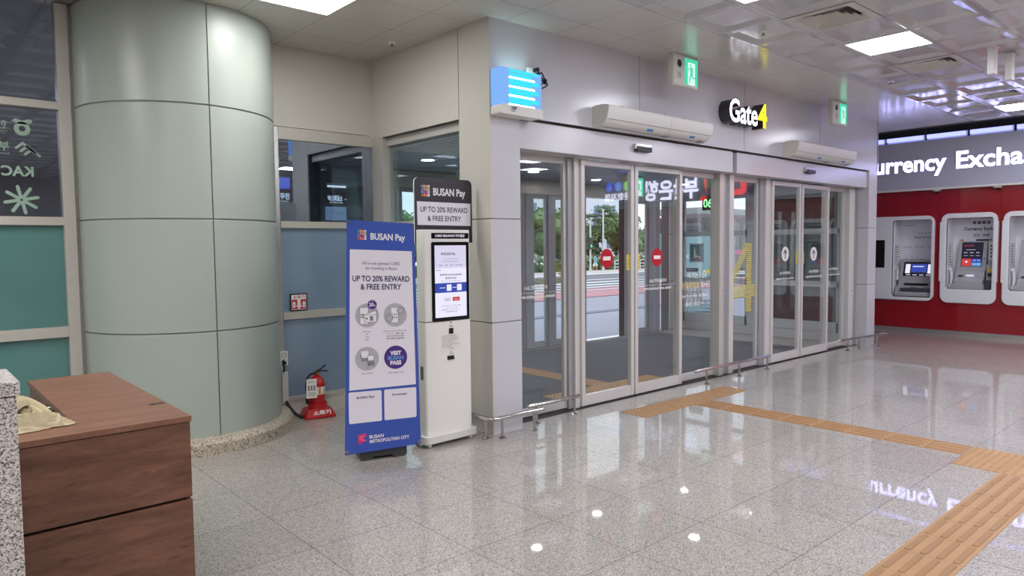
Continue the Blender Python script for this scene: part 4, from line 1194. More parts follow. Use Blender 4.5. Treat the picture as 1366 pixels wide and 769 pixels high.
def machine(k, label):
    a0, a1, z0, z1, n0, n1, m0, m1 = MACH[k]
    t = thing('cash_machine', label, 'cash machine', (XA, -(n0+n1)/2, 0.0), group='cash machines in the red wall')
    f = FX(XA)
    b = MB()
    b.ring(f, rrect(a0, a1, z0, z1, 0.12, 8, (1, k > 0, k > 0, 1)) if k else rrect(a0, a1, z0, z1, 0.12, 8), rrect(n0, n1, m0, m1, 0.03, 8), -0.01, 0.05, 'atm_white')
    if k:
        for q0, q1 in ((a0-0.014, a0+0.06), (a1-0.045, a1+0.014)): b.prism(f, rrect(q0, q1, 0.93, 1.95, 0.012, 3), 0.0, 0.062, 'atm_white')
    b.build('surround', t, bevel=0.012, seg=3)['label'] = 'white rounded surround'
    D = -0.34
    b = MB()
    b.quad(f(n0, m0, 0.04), f(n0, m1, 0.04), f(n0, m1, D), f(n0, m0, D), 'atm_white')
    b.quad(f(n1, m1, 0.04), f(n1, m0, 0.04), f(n1, m0, D), f(n1, m1, D), 'atm_white')
    b.quad(f(n0, m1, 0.04), f(n1, m1, 0.04), f(n1, m1, D), f(n0, m1, D), 'atm_white')
    b.quad(f(n1, m0, 0.04), f(n0, m0, 0.04), f(n0, m0, D), f(n1, m0, D), 'atm_grey')
    b.build('niche', t, smooth=0)
    b = MB()
    ad0 = n0+0.02
    b.rect(f, n0, n1, m0, m1, D+0.001, 'atm_ad')
    W = n1-n0
    if k == 0:
        b.text(f, 'BNK 부산은행', n0+0.05, m1-0.10, 0.022, 'ink', l=D+0.003)
        b.text(f, '언제 어디서나', n0+0.30, m1-0.25, 0.03, 'ink_grey', l=D+0.003)
        b.text(f, '부산은행 모바일뱅킹', n0+0.24, m1-0.33, 0.036, 'ink', l=D+0.003, bold=0.01)
        for q in range(3): b.text(f, '환전 송금', n0+0.06+0.2*q, m1-0.50, 0.026, 'ink_grey', l=D+0.003)
        zz = m1-0.83
        for q, hh in enumerate((0.10, 0.17, 0.13, 0.20, 0.15, 0.18)):
            b.rect(f, n0+0.06+0.045*q, n0+0.075+0.045*q, zz, zz+hh, D+0.003, 'print_grey')
        b.rect(f, n0, n1, zz-0.12, zz, D+0.003, 'print_grey')
        b.poly([f(n0+0.34, zz+0.13, D+0.004), f(n0+0.35, zz+0.14, D+0.004), f(n1, zz+0.03, D+0.004), f(n1, zz+0.0, D+0.004)], 'ink_grey')
    else:
        b.text(f, 'BNK 부산은행', n0+0.13, m1-0.03, 0.014, 'ink', l=D+0.003)
        for q, s in enumerate('$€¥₩'):
            b.disc(f, n0+0.31+0.07*q, m1-0.075, 0.028, D+0.003, 'ink', 20)
            b.text(f, s, n0+0.31+0.07*q, m1-0.087, 0.024, 'atm_ad', align='c', l=D+0.004)
        b.text(f, 'Currency Exchange', n0+0.155, m1-0.205, 0.055, 'ink', w=0.56, l=D+0.003, bold=0.03)
        b.text(f, '환전 · 両替 · 换钱', n0+0.30, m1-0.31, 0.036, 'ink', w=0.38, l=D+0.003, bold=0.01)
        b.rect(f, n0+0.34, n0+0.58, m1-0.40, m1-0.36, D+0.003, 'ink')
        b.poly([f(n0+0.13+0.04*math.cos(R(36*i))*(1 if i % 2 else 0.55), m1-0.385+0.04*math.sin(R(36*i))*(1 if i % 2 else 0.55), D+0.003) for i in range(10)], 'print_orange')
    b.build('advertising_panel', t, smooth=0)
    # notices and handset on the left cheek
    fl = frame(f(n0, 0, 0.0), f(0, 0, 0)-f(0, 0, 1), (0, 0, 1))
    b = MB(); b.rect(fl, 0.10, 0.28, m1-0.80, m1-0.44, 0.003, 'ink_grey'); b.rect(fl, 0.11, 0.27, m1-0.79, m1-0.45, 0.004, 'paper')
    for q in range(7): b.rect(fl, 0.125, 0.19+0.06*random.random(), m1-0.49-0.045*q, m1-0.475-0.045*q, 0.005, 'ink')
    b.build('notice', t, smooth=0)['label'] = 'printed notice on the side of the niche'
    b = MB()
    if k:
        b.tube([fl(0.10+0.02*math.sin(3*u), m1-0.86-0.32*u, 0.03+0.015*math.sin(3*u)) for u in [i/10 for i in range(11)]], 0.022, 'atm_white', n=12)
        b.tube([fl(0.10, m1-0.88, 0.01), fl(0.10, m1-0.88, 0.05)], 0.032, 'atm_white', n=12); b.tube([fl(0.10, m1-1.18, 0.01), fl(0.10, m1-1.18, 0.05)], 0.032, 'atm_white', n=12)
    else:
        b.tube([fl(0.14+0.01*math.sin(3*u), m1-0.88-0.20*u, 0.03) for u in [i/10 for i in range(11)]], 0.02, 'atm_white', n=12)
        b.tube([fl(0.16+0.014*math.cos(u*40), m1-1.05-0.28*u, 0.03+0.014*math.sin(u*40)) for u in [i/80 for i in range(81)]], 0.005, 'atm_dark', n=6)
    b.build('handset', t)['label'] = 'white telephone handset'
    # the machine itself
    if k == 0:
        c0 = n0+0.03; c1 = n1
        fs = frame(f(c0, m0+0.33, -0.10), (0, -1, 0), Vector((0.10, 0, 0.36)))
        b = MB()
        P = [f(c0, m0, D+0.005), f(c1, m0, D+0.005), f(c1, m0, 0.0), f(c0, m0, 0.0)]
        sec = [(0.0, m0+0.01), (0.0, m0+0.07), (-0.05, m0+0.12), (-0.17, m0+0.22), (-0.10-0.10, m0+0.30), (-0.30, m0+0.66), (D+0.005, m0+0.67), (D+0.005, m0)]
        P = [f(c0, z, l) for l, z in sec]+[f(c1, z, l) for l, z in sec]; m_ = len(sec)
        b.add(P, [(i, (i+1) % m_, m_+(i+1) % m_, m_+i) for i in range(m_)]+[tuple(range(m_))[::-1], tuple(range(m_, 2*m_))], 'atm_grey')
        b.build('console', t, smooth=0, bevel=0.006)
        fs = frame(f(c0, m0+0.30, -0.198), (0, -1, 0), Vector((0.10, 0, 0.36)))
        b = MB(); b.rect(fs, 0.07, 0.60, 0.07, 0.33, 0.003, 'black_gloss')
        b.rect(fs, 0.09, 0.56, 0.10, 0.31, 0.005, 'screen_navy'); b.rect(fs, 0.10, 0.18, 0.12, 0.29, 0.006, 'screen_white'); b.rect(fs, 0.47, 0.55, 0.12, 0.29, 0.006, 'screen_white')
        b.rect(fs, 0.20, 0.45, 0.14, 0.29, 0.006, 'screen_blue'); b.rect(fs, 0.22, 0.40, 0.24, 0.255, 0.007, 'screen_white')
        for q in range(4): b.rect(fs, 0.12+0.11*q, 0.19+0.11*q, 0.085, 0.095, 0.006, 'screen_white')
        b.build('screen', t, smooth=0)['label'] = 'lit screen of the machine'
        b = MB(); b.box(XA+0.0, XA+0.20, -c1+0.02, -c0-0.10, m0+0.10, m0+0.16, 'atm_dark'); b.cyl((XA+0.05, -(c0+c1)/2, m0+0.16), (XA+0.05, -(c0+c1)/2, m0+0.175), 0.05, 'steel'); b.box(XA+0.12, XA+0.20, -c1+0.1, -c0-0.12, m0+0.21, m0+0.24, 'black_plastic'); b.build('keypad_shelf', t, bevel=0.006)['label'] = 'dark keypad shelf'
    else:
        c0 = n0+0.10; c1 = n0+0.53
        sec = [(-0.02, m0+0.005), (-0.02, m0+0.14), (-0.10, m0+0.18), (-0.14, m0+0.30), (-0.19, m0+0.32), (-0.285, m0+0.82), (D+0.005, m0+0.82), (D+0.005, m0+0.005)]
        m_ = len(sec)
        b = MB(); P = [f(c0, z, l) for l, z in sec]+[f(c1, z, l) for l, z in sec]
        b.add(P, [(i, (i+1) % m_, m_+(i+1) % m_, m_+i) for i in range(m_)]+[tuple(range(m_))[::-1], tuple(range(m_, 2*m_))], 'atm_grey')
        b.box(XA+0.01, XA+0.15, -c1-0.02, -c0+0.05, m0, m0+0.09, 'atm_grey')
        b.build('console', t, smooth=0, bevel=0.006)
        fs = frame(f(c0, m0+0.32, -0.19), (0, -1, 0), Vector((0.10, 0, 0.54)))
        fs0 = fs; fs = lambda a, c, l=0.0: fs0(a, c*0.78, l)
        b = MB(); b.rect(fs, 0.055, 0.37, 0.08, 0.62, 0.002, 'black_gloss')
        b.rect(fs, 0.065, 0.36, 0.26, 0.61, 0.003, 'screen_navy')
        b.text(fs, 'BNK 부산은행', 0.09, 0.53, 0.035, 'screen_red', l=0.004, w=0.14)
        for q in range(3): b.rect(fs, 0.09+0.09*q, 0.14+0.09*q, 0.385, 0.395, 0.004, 'screen_white'); b.rect(fs, 0.09+0.09*q, 0.15+0.09*q, 0.32, 0.326, 0.004, 'screen_lilac')
        b.rect(fs, 0.12, 0.26, 0.45, 0.458, 0.004, 'screen_lilac')
        b.rect(fs, 0.065, 0.208, 0.09, 0.255, 0.003, 'screen_red'); b.rect(fs, 0.214, 0.36, 0.175, 0.255, 0.003, 'screen_blue'); b.rect(fs, 0.214, 0.36, 0.09, 0.172, 0.003, 'screen_bluebtn')
        b.disc(fs, 0.136, 0.185, 0.02, 0.004, 'screen_white')
        for q in range(2): b.rect(fs, 0.235+0.06*q, 0.275+0.06*q, 0.215, 0.225, 0.004, 'screen_white'); b.rect(fs, 0.235+0.06*q, 0.275+0.06*q, 0.13, 0.14, 0.004, 'screen_white')
        b.disc(fs, 0.405, 0.25, 0.012, 0.003, 'black_plastic')
        b.build('screen', t, smooth=0)['label'] = 'dark screen with red and blue buttons'
        b = MB(); b.box(XA+0.14-0.055, XA+0.17, -c0-0.28, -c0-0.17, m0+0.215, m0+0.245, 'screen_lilac'); b.box(XA+0.09, XA+0.17, -c0-0.12, -c0-0.05, m0+0.215, m0+0.235, 'black_plastic'); b.build('note_slot', t, smooth=0)['label'] = 'lit note slot'
        b = MB(); d0_, d1_ = n0+0.56, n1-0.005
        b.box(XA+0.05, XA+0.32, -d1_, -d0_, m0+0.005, m0+0.16, 'atm_dark'); b.box(XA+0.12, XA+0.33, -d1_, -d0_, m0+0.16, m0+0.42, 'atm_grey'); b.box(XA+0.20, XA+0.33, -d1_, -d0_, m0+0.42, m0+0.84, 'atm_grey')
        b.box(XA+0.19, XA+0.20, -d1_+0.01, -d0_-0.01, m0+0.50, m0+0.80, 'atm_white')
        for q in range(4):
            for r_ in range(3): b.box(XA+0.186, XA+0.191, -d0_-0.05-0.025*r_, -d0_-0.03-0.025*r_, m0+0.54+0.06*q, m0+0.57+0.06*q, 'atm_dark')
        b.box(XA+0.112, XA+0.121, -d1_+0.01, -d0_-0.03, m0+0.30, m0+0.36, 'sticker_yellow'); b.box(XA+0.110, XA+0.121, -d1_+0.01, -d0_-0.02, m0+0.22, m0+0.28, 'black_plastic')
        b.build('receipt_unit', t, smooth=0)['label'] = 'side unit with keypad and yellow mark'
    if k == 0:
        b = MB(); b.rect(f, -0.98, -0.615, 1.15, 1.655, 0.051, 'black_gloss'); b.build('display', t, smooth=0)['label'] = 'black blank display'
    return t
machine(0, 'wide white cash machine at the left end of the red wall')
mk = machine(1, 'white currency exchange machine between two others on the red wall')
labs = ['white currency exchange machine cut by the right edge of the picture', 'white exchange machine, fourth along the red wall', 'white exchange machine, fifth along the red wall', 'white exchange machine, last along the red wall']
for k in range(4):
    dup(mk, (XA, mk.location.y-0.91*(k+1), 0.0), labs[k])

# ------------------------------------------------------------------ kiosk
KA = 0.0204
kx, ky = -0.64, 0.061
k0 = thing('ticket_kiosk', 'slim white card issuing kiosk with a lit screen and a black header board', 'kiosk', (kx, ky, 0), KA)
KF = frame((0, 0, 0), (1, 0, 0), (0, 0, 1))
b = MB(); W, D = 0.47, 0.10
def vprism(b, pts, z0, z1, m):
    n = len(pts)
    b.add([(x, y, z0) for x, y in pts]+[(x, y, z1) for x, y in pts], [(i, (i+1) % n, n+(i+1) % n, n+i) for i in range(n)]+[tuple(range(n))[::-1], tuple(range(n, 2*n))], m)
vprism(b, [(x, y) for x, y in rrect(0, W, 0, D, 0.02, 5, (0, 0, 1, 1))], 0.09, 1.005, 'kiosk_white')
vprism(b, [(x, y) for x, y in rrect(0, W, 0, D, 0.02, 5, (0, 0, 1, 1))], 1.011, 1.744, 'kiosk_white')
vprism(b, [(x, y) for x, y in rrect(0.004, W-0.004, 0.004, D, 0.02, 5, (0, 0, 1, 1))], 1.0, 1.02, 'panel_gap')
b.build('body', k0, local=True, bevel=0.005)
b = MB(); vprism(b, rrect(-0.03, W+0.04, -0.035, 0.20, 0.04, 6), 0.03, 0.095, 'kiosk_side'); b.build('base_plate', k0, local=True, bevel=0.008)
for x, y in ((0.02, 0.0), (0.44, 0.0), (0.02, 0.16), (0.44, 0.16)):
    b = MB(); b.cyl((x-0.012, y, 0.018), (x+0.012, y, 0.018), 0.018, 'white_plastic', n=16); b.box(x-0.016, x+0.016, y-0.012, y+0.012, 0.020, 0.032, 'steel'); b.build('caster', k0, local=True)
f = frame((0, 0, 0.09), (1, 0, 0), (0, 0, 1))
b = MB(); b.prism(f, rrect(0.075, 0.452, 1.583, 1.628, 0.008, 4), -0.001, 0.003, 'black_gloss')
b.text(f, 'CARD ISSUANCE 카드발급', 0.11, 1.597, 0.018, 'screen_white', w=0.30, l=0.0036, bold=0.02); b.build('title_strip', k0, local=True, smooth=0)['label'] = 'black title strip'
b = MB(); b.prism(f, rrect(0.072, 0.450, 0.918, 1.556, 0.014, 5), -0.001, 0.006, 'black_gloss'); bz_ = b.build('screen_bezel', k0, local=True, smooth=0); bz_['label'] = 'black screen bezel'
L = 0.0066
b = MB(); x0, x1 = 0.100, 0.420
b.rect(f, x0, x1, 1.345, 1.528, L, 'screen_lilac'); b.rect(f, x0, x1, 1.225, 1.345, L, 'screen_white'); b.rect(f, x0, x1, 1.147, 1.225, L, 'screen_blue'); b.rect(f, x0, x1, 0.948, 1.147, L, 'screen_white')
L2 = L+0.0006
for q in range(4): b.rect(f, 0.165+0.009*(q % 2), 0.172+0.009*(q % 2), 1.452+0.009*(q//2), 1.460+0.009*(q//2), L2, 'print_black')
b.text(f, 'BUSAN Pay', 0.190, 1.450, 0.022, 'screen_ink', w=0.12, l=L2, bold=0.02)
b.text(f, 'All-in-one payment CARD', 0.26, 1.415, 0.009, 'screen_ink', w=0.14, align='c', l=L2)
b.text(f, 'for traveling in Busan', 0.26, 1.395, 0.009, 'screen_ink', w=0.17, align='c', l=L2)
b.text(f, '여행 · 교통 · 결제 · 할인혜택', 0.26, 1.362, 0.010, 'screen_ink', w=0.24, align='c', l=L2)
b.text(f, 'Notice', 0.112, 1.325, 0.010, 'screen_ink', w=0.05, l=L2, bold=0.02)
b.text(f, 'BUSAN travel essential', 0.26, 1.285, 0.016, 'screen_ink', w=0.22, align='c', l=L2, bold=0.02)
b.text(f, 'BUSAN Pay!', 0.26, 1.257, 0.016, 'screen_ink', w=0.11, align='c', l=L2, bold=0.02)
b.text(f, 'Buy and use it right here', 0.26, 1.238, 0.008, 'screen_ink', w=0.19, align='c', l=L2)
for c in (0.240, 0.345):
    b.rect(f, c-0.024, c+0.024, 1.160, 1.212, L2, 'screen_white')
for a, c in ((0.145, 0.20), (0.275, 0.315)): b.rect(f, a, c, 1.184, 1.189, L2, 'screen_white')
b.prism(f, rrect(0.185, 0.258, 1.075, 1.108, 0.006, 3), L, L2, 'screen_lilac'); b.text(f, '한국어', 0.222, 1.085, 0.010, 'screen_ink', align='c', l=L2+0.0004)
b.prism(f, rrect(0.275, 0.348, 1.075, 1.108, 0.006, 3), L, L2, 'screen_red'); b.text(f, 'English', 0.312, 1.085, 0.010, 'screen_white', align='c', l=L2+0.0004)
for q, (s, wd) in enumerate((('터치하여 시작하세요', 0.20), ('Touch the screen to start', 0.13), ('画面をタッチしてください', 0.19), ('请触摸屏幕开始', 0.12))):
    b.text(f, s, 0.26, 1.035-0.016*q, 0.008, 'screen_ink', w=wd, align='c', l=L2)
b.build('screen', bz_, local=True, smooth=0)['label'] = 'lit touch screen'
b = MB(); b.rect(f, 0.235, 0.282, 0.806, 0.855, 0.001, 'black_plastic'); b.disc(f, 0.258, 0.83, 0.012, 0.002, 'black_gloss'); b.build('scanner_window', k0, local=True, smooth=0)['label'] = 'small black scanner window'
b = MB(); b.disc(f, 0.258, 0.90, 0.008, 0.001, 'ink_grey', 12); b.rect(f, 0.240, 0.276, 0.872, 0.878, 0.001, 'ink_grey'); b.rect(f, 0.244, 0.272, 0.862, 0.866, 0.001, 'ink_grey'); b.disc(f, 0.258, 0.662, 0.006, 0.001, 'ink_grey', 12); b.text(f, 'CARD', 0.258, 0.640, 0.012, 'ink_grey', align='c'); b.build('icon', k0, local=True, smooth=0)
b = MB(); b.rect(f, 0.155, 0.350, 0.672, 0.808, 0.0012, 'paper')
for q, wd in enumerate((0.15, 0.16, 0.17, 0.13, 0.17, 0.10, 0.05)):
    b.text(f, ['부산페이 카드 발급 안내문', '현금 사용 불가 카드만 결제 가능', '영수증은 아래에서 출력됩니다', 'Cash is not accepted here', 'Please use a credit card only', '문의 고객센터', '부산페이'][q], 0.165 if q < 6 else 0.23, 0.790-0.0175*q, 0.0085, 'ink', w=wd, l=0.0018)
b.build('notice', k0, local=True, smooth=0)['label'] = 'white printed notice'
b = MB(); b.rect(f, 0.215, 0.285, 0.600, 0.630, 0.001, 'black_plastic'); b.box(0.220, 0.280, -0.012, 0.0, 0.69, 0.70, 'black_plastic'); b.build('card_slot', k0, local=True, smooth=0)['label'] = 'black card slot'
b = MB(); b.prism(frame((0, D/2, 0), (0, -1, 0), (0, 0, 1)), rrect(-0.018, 0.018, 0.545, 0.655, 0.012, 4), -0.002, 0.004, 'steel_dark'); b.build('side_handle', k0, local=True)['label'] = 'recessed steel handle'
b = MB(); b.prism(frame((0, 0.118, 0.09), (1, 0, 0), (0, 0, 1)), rrect(0.002, 0.592, 1.55, 2.076, 0.045, 6, (1, 1, 0, 0)), -0.012, 0.0, 'header_black', 'white_plastic')
b.box(0.10, 0.40, 0.10, 0.116, 1.2, 1.70, 'kiosk_side'); hb_ = b.build('header_board', k0, local=True, smooth=0); hb_['label'] = 'black header board with white edges'
hf = frame((0, 0.118, 0.09), (1, 0, 0), (0, 0, 1))
b = MB()
b.quad(hf(0.028, 1.694, 0.0008), hf(0.573, 1.692, 0.0008), hf(0.577, 1.880, 0.0008), hf(0.026, 1.882, 0.0008), 'print_lilac')
def pay_logo(b, fr, x, y, s, l):
    cols = [['print_teal', 'print_yellow', 'print_orange', 'print_white'], ['print_blue', 'print_orange', 'print_teal', 'print_yellow'], ['print_sky', 'print_blue', 'print_magenta', 'print_white'], ['print_red', 'print_orange', 'print_pink', 'print_white']]
    g = s/4
    for i in range(4):
        for j in range(4):
            xa, yb_ = x+g*i, y+s*1.1-g*1.1*j
            b.quad(fr(xa+g*.06, yb_-g*1.04, l), fr(xa+g*.94, yb_-g*1.04, l), fr(xa+g*.94, yb_-g*.06, l), fr(xa+g*.06, yb_-g*.06, l), cols[j][i])
            if (i+j) % 2: b.poly([fr(xa+g*.2, yb_-g*.9, l+.0004), fr(xa+g*.8, yb_-g*.9, l+.0004), fr(xa+g*.5, yb_-g*.3, l+.0004)], cols[(j+2) % 4][(i+1) % 4])
pay_logo(b, hf, 0.068, 1.922, 0.086, 0.0008)
b.text(hf, 'BUSAN Pay', 0.188, 1.937, 0.060, 'print_white', w=0.335, l=0.0008, bold=0.03)
b.text(hf, 'UP TO 20% REWARD', 0.300, 1.800, 0.044, 'ink', w=0.485, align='c', l=0.0014, bold=0.015)
b.text(hf, '& FREE ENTRY', 0.300, 1.728, 0.044, 'ink', w=0.345, align='c', l=0.0014, bold=0.015)
b.build('header_print', hb_, local=True, smooth=0)

# ------------------------------------------------------------------ banner stand
BA, BLN = -0.27295, -0.02197
BO = Vector((-1.321, 0.092, 0.08)); BU = Vector((math.cos(BA), math.sin(BA), 0)); BN = Vector((-math.sin(BA), math.cos(BA), 0))
BV = Vector((0, 0, math.cos(BLN)))+BN*math.sin(BLN)
def BF(a, c, l=0.0):
    c2 = c-0.05*(a-0.27)*(c/1.72)
    return BO+BU*a+BV*c2-BN*l
t = thing('banner_stand', 'tall blue printed banner stand in front of the white kiosk', 'banner stand', tuple(BO+BU*0.28+BN*0.1-Vector((0, 0, 0.08))))
b = MB(); q = [BF(-0.023, 0.0), BF(0.562, 0.012), BF(0.526, 1.716), BF(0.022, 1.716)]
n = 14
P = []
for i in range(n+1):
    for j in range(3):
        u, v_ = j/2, i/n
        p = (q[0]*(1-u)+q[1]*u)*(1-v_)+(q[3]*(1-u)+q[2]*u)*v_
        P.append(p)
b.add(P, [(i*3+j, i*3+j+1, (i+1)*3+j+1, (i+1)*3+j) for i in range(n) for j in range(2)], 'print_blue')
b.add([p+BN*0.001 for p in P], [(i*3+j, (i+1)*3+j, (i+1)*3+j+1, i*3+j+1) for i in range(n) for j in range(2)], 'print_white')
ban = b.build('banner_sheet', t, smooth=0)
b = MB(); l1, l2, l3 = 0.0015, 0.0022, 0.0028
b.quad(BF(0.018, 0.476, l1), BF(0.527, 0.484, l1), BF(0.507, 1.506, l1), BF(0.041, 1.506, l1), 'print_lilac')
for a0, a1 in ((0.012, 0.259), (0.278, 0.529)):
    b.poly([BF(x, y, l1) for x, y in rrect(a0, a1, 0.228, 0.462, 0.012, 4)], 'print_lilac')
pay_logo(b, BF, 0.098, 1.577, 0.066, l1)
b.text(BF, 'BUSAN Pay', 0.194, 1.583, 0.048, 'print_white', w=0.262, l=l1, bold=0.03)
b.text(BF, 'All-in-one payment CARD', 0.272, 1.398, 0.024, 'ink_navy', w=0.285, align='c', l=l2)
b.text(BF, 'for traveling in Busan', 0.272, 1.362, 0.024, 'ink_navy', w=0.236, align='c', l=l2)
b.text(BF, 'UP TO 20% REWARD', 0.271, 1.276, 0.042, 'ink_navy', w=0.43, align='c', l=l2, bold=0.025)
b.text(BF, '& FREE ENTRY', 0.268, 1.216, 0.042, 'ink_navy', w=0.308, align='c', l=l2, bold=0.025)
for c, m in (((0.159, 1.025), 'print_grey'), ((0.372, 1.024), 'print_grey'), ((0.153, 0.704), 'print_grey'), ((0.371, 0.703), 'print_purple')):
    b.disc(BF, c[0], c[1], 0.089, l2, m, 40)
def outl(b, pts, l, m1='print_white', m2='ink', wd=0.0025):
    b.poly([BF(x, y, l) for x, y in pts], m1)
    for i in range(len(pts)):
        (xa, ya), (xb, yb) = pts[i], pts[(i+1) % len(pts)]
        dx, dy = xb-xa, yb-ya; d = math.hypot(dx, dy) or 1; nx, ny = -dy/d*wd/2, dx/d*wd/2
        b.quad(BF(xa-nx, ya-ny, l+.0003), BF(xb-nx, yb-ny, l+.0003), BF(xb+nx, yb+ny, l+.0003), BF(xa+nx, ya+ny, l+.0003), m2)
outl(b, [(0.105, 0.96), (0.168, 0.96), (0.168, 1.085), (0.105, 1.085)], l3)
for i in range(5):
    for j in range(7):
        if (i*3+j*5+i*j) % 3: b.rect(BF, 0.111+0.006*i, 0.117+0.006*i, 1.0+0.006*j, 1.006+0.006*j, l3+.0004, 'ink')
outl(b, [(0.150, 1.035), (0.222, 1.060), (0.232, 1.035), (0.160, 1.005)], l3+.0006)
outl(b, [(0.140, 0.975), (0.228, 0.975), (0.228, 1.030), (0.140, 1.030)], l3+.0010)
b.rect(BF, 0.178, 0.204, 0.985, 1.02, l3+.0014, 'ink_grey'); b.disc(BF, 0.155, 1.002, 0.007, l3+.0014, 'ink', 12)
b.disc(BF, 0.198, 1.104, 0.034, l3+.002, 'print_purple', 28); b.text(BF, '20', 0.190, 1.092, 0.026, 'print_white', align='c', l=l3+.0026, bold=0.03); b.text(BF, '%', 0.216, 1.092, 0.013, 'print_white', align='c', l=l3+.0026, bold=0.02); b.text(BF, 'UP TO', 0.198, 1.124, 0.006, 'print_white', align='c', l=l3+.0026)
outl(b, [(0.338, 0.965), (0.395, 0.965), (0.395, 1.082), (0.338, 1.082)], l3)
b.text(BF, 'Free', 0.366, 1.022, 0.018, 'ink', align='c', l=l3+.001); b.text(BF, 'Pass', 0.368, 1.000, 0.018, 'ink', align='c', l=l3+.001)
for cx_, cy_ in ((0.412, 1.056), (0.326, 1.0)):
    outl(b, [(cx_+0.027*math.cos(R(20*i)), cy_+0.027*math.sin(R(20*i))) for i in range(18)], l3+.0006, 'print_grey', 'ink')
outl(b, [(0.395, 1.045), (0.405, 1.042), (0.432, 1.068), (0.424, 1.074)], l3+.0012)
outl(b, [(0.112, 0.69), (0.162, 0.69), (0.168, 0.765), (0.106, 0.765)], l3); b.rect(BF, 0.110, 0.164, 0.685, 0.712, l3+.0006, 'ink_grey'); b.rect(BF, 0.104, 0.110, 0.715, 0.728, l3+.0006, 'ink')
outl(b, [(0.158, 0.655), (0.205, 0.655), (0.205, 0.728), (0.158, 0.728)], l3+.001); b.rect(BF, 0.160, 0.203, 0.657, 0.690, l3+.0016, 'ink_grey')
for x in (0.168, 0.195): b.disc(BF, x, 0.668, 0.004, l3+.002, 'ink', 10)
for xa, xb in ((0.165, 0.155), (0.198, 0.208)): b.quad(BF(xa-.001, 0.655, l3), BF(xb-.001, 0.63, l3), BF(xb+.001, 0.63, l3), BF(xa+.001, 0.655, l3), 'ink')
b.text(BF, 'VISIT', 0.371, 0.722, 0.030, 'print_white', w=0.086, align='c', l=l3, bold=0.05)
b.text(BF, 'BUSAN', 0.371, 0.686, 0.028, 'print_sky', w=0.122, align='c', l=l3, bold=0.05)
b.text(BF, 'PASS', 0.371, 0.648, 0.030, 'print_white', w=0.086, align='c', l=l3, bold=0.05)
b.text(BF, 'Payment', 0.156, 0.902, 0.010, 'ink', w=0.060, align='c', l=l2)
for q_, s in enumerate(('결제', '支付', '決済')): b.text(BF, s, 0.156, 0.882-0.021*q_, 0.009, 'ink', align='c', l=l2)
b.text(BF, 'Payment, Passes & Discounts', 0.370, 0.900, 0.010, 'ink', w=0.18, align='c', l=l2)
for q_, s in enumerate(('クレジット・優待・割引', '관광지 무료입장 및 할인', '景点免费入场和优惠')): b.text(BF, s, 0.370, 0.880-0.019*q_, 0.009, 'ink', w=0.135, align='c', l=l2, bold=0.01)
b.text(BF, 'Bus & Metro', 0.157, 0.590, 0.011, 'ink', w=0.085, align='c', l=l2)
b.text(BF, 'VISIT BUSAN PASS', 0.371, 0.582, 0.011, 'ink', w=0.12, align='c', l=l2)
b.text(BF, 'BUSAN Pay?', 0.138, 0.410, 0.017, 'ink', w=0.135, align='c', l=l2, bold=0.025)
b.text(BF, 'Download', 0.395, 0.411, 0.017, 'ink', w=0.112, align='c', l=l2, bold=0.025)
b.poly([BF(x, y, l2) for x, y in ((0.073, 0.138), (0.138, 0.148), (0.138, 0.122), (0.110, 0.110), (0.073, 0.112))], 'print_magenta')
b.poly([BF(x, y, l2+.0003) for x, y in ((0.073, 0.112), (0.110, 0.110), (0.142, 0.092), (0.115, 0.085))], 'print_pink')
b.poly([BF(x, y, l2+.0006) for x, y in ((0.078, 0.128), (0.128, 0.140), (0.120, 0.118), (0.095, 0.112))], 'print_pink')
b.poly([BF(x, y, l2+.0003) for x, y in ((0.073, 0.110), (0.115, 0.085), (0.090, 0.070), (0.073, 0.075))], 'print_magenta')
b.text(BF, 'BUSAN', 0.161, 0.103, 0.025, 'print_white', w=0.108, l=l2, bold=0.03)
b.text(BF, 'METROPOLITAN CITY', 0.163, 0.068, 0.025, 'print_white', w=0.307, l=l2, bold=0.03)
b.build('banner_print', ban, smooth=0)['label'] = 'white, lilac and purple print on the banner'
for a, c in ((-0.008, 0.025), (0.545, 0.035), (0.515, 1.700), (0.034, 1.700)):
    b = MB(); cc = BF(a, c, 0.003); uu = BF(a+0.01, c, 0.003)-cc; vv = BF(a, c+0.01, 0.003)-cc
    fr_ = frame(cc, uu, vv); b.ring(fr_, [(0.012*math.cos(R(22.5*i)), 0.012*math.sin(R(22.5*i))) for i in range(16)], [(0.006*math.cos(R(22.5*i)), 0.006*math.sin(R(22.5*i))) for i in range(16)], -0.001, 0.002, 'steel'); b.build('grommet', ban)['label'] = 'metal eyelet'
foot = frame(Vector((-1.205, 0.128, 0)), Vector((0.340, -0.112, 0)), Vector((0, 0, 1)))
b = MB()
b.prism(foot, [(0.0, 0.02), (0.012, 0.0), (0.085, 0.0), (0.105, 0.022), (0.245, 0.022), (0.265, 0.0), (0.345, 0.0), (0.362, 0.02), (0.362, 0.07), (0.33, 0.11), (0.03, 0.11), (0.0, 0.07)], -0.26, 0.0, 'grey_plastic')
b.build('base', t, bevel=0.008)['label'] = 'dark grey plastic base'
b = MB()
pc = foot(0.18, 0.10, -0.12)
for a, c in ((0.034, 1.700), (0.515, 1.700), (-0.008, 0.025), (0.545, 0.035)):
    b.tube([pc+Vector((0, 0, 0.75)), BF(a, c, -0.008)], 0.005, 'steel_dark', n=8)
b.cyl(pc, pc+Vector((0, 0, 0.78)), 0.012, 'steel_dark')
b.build('stand_rod', t)

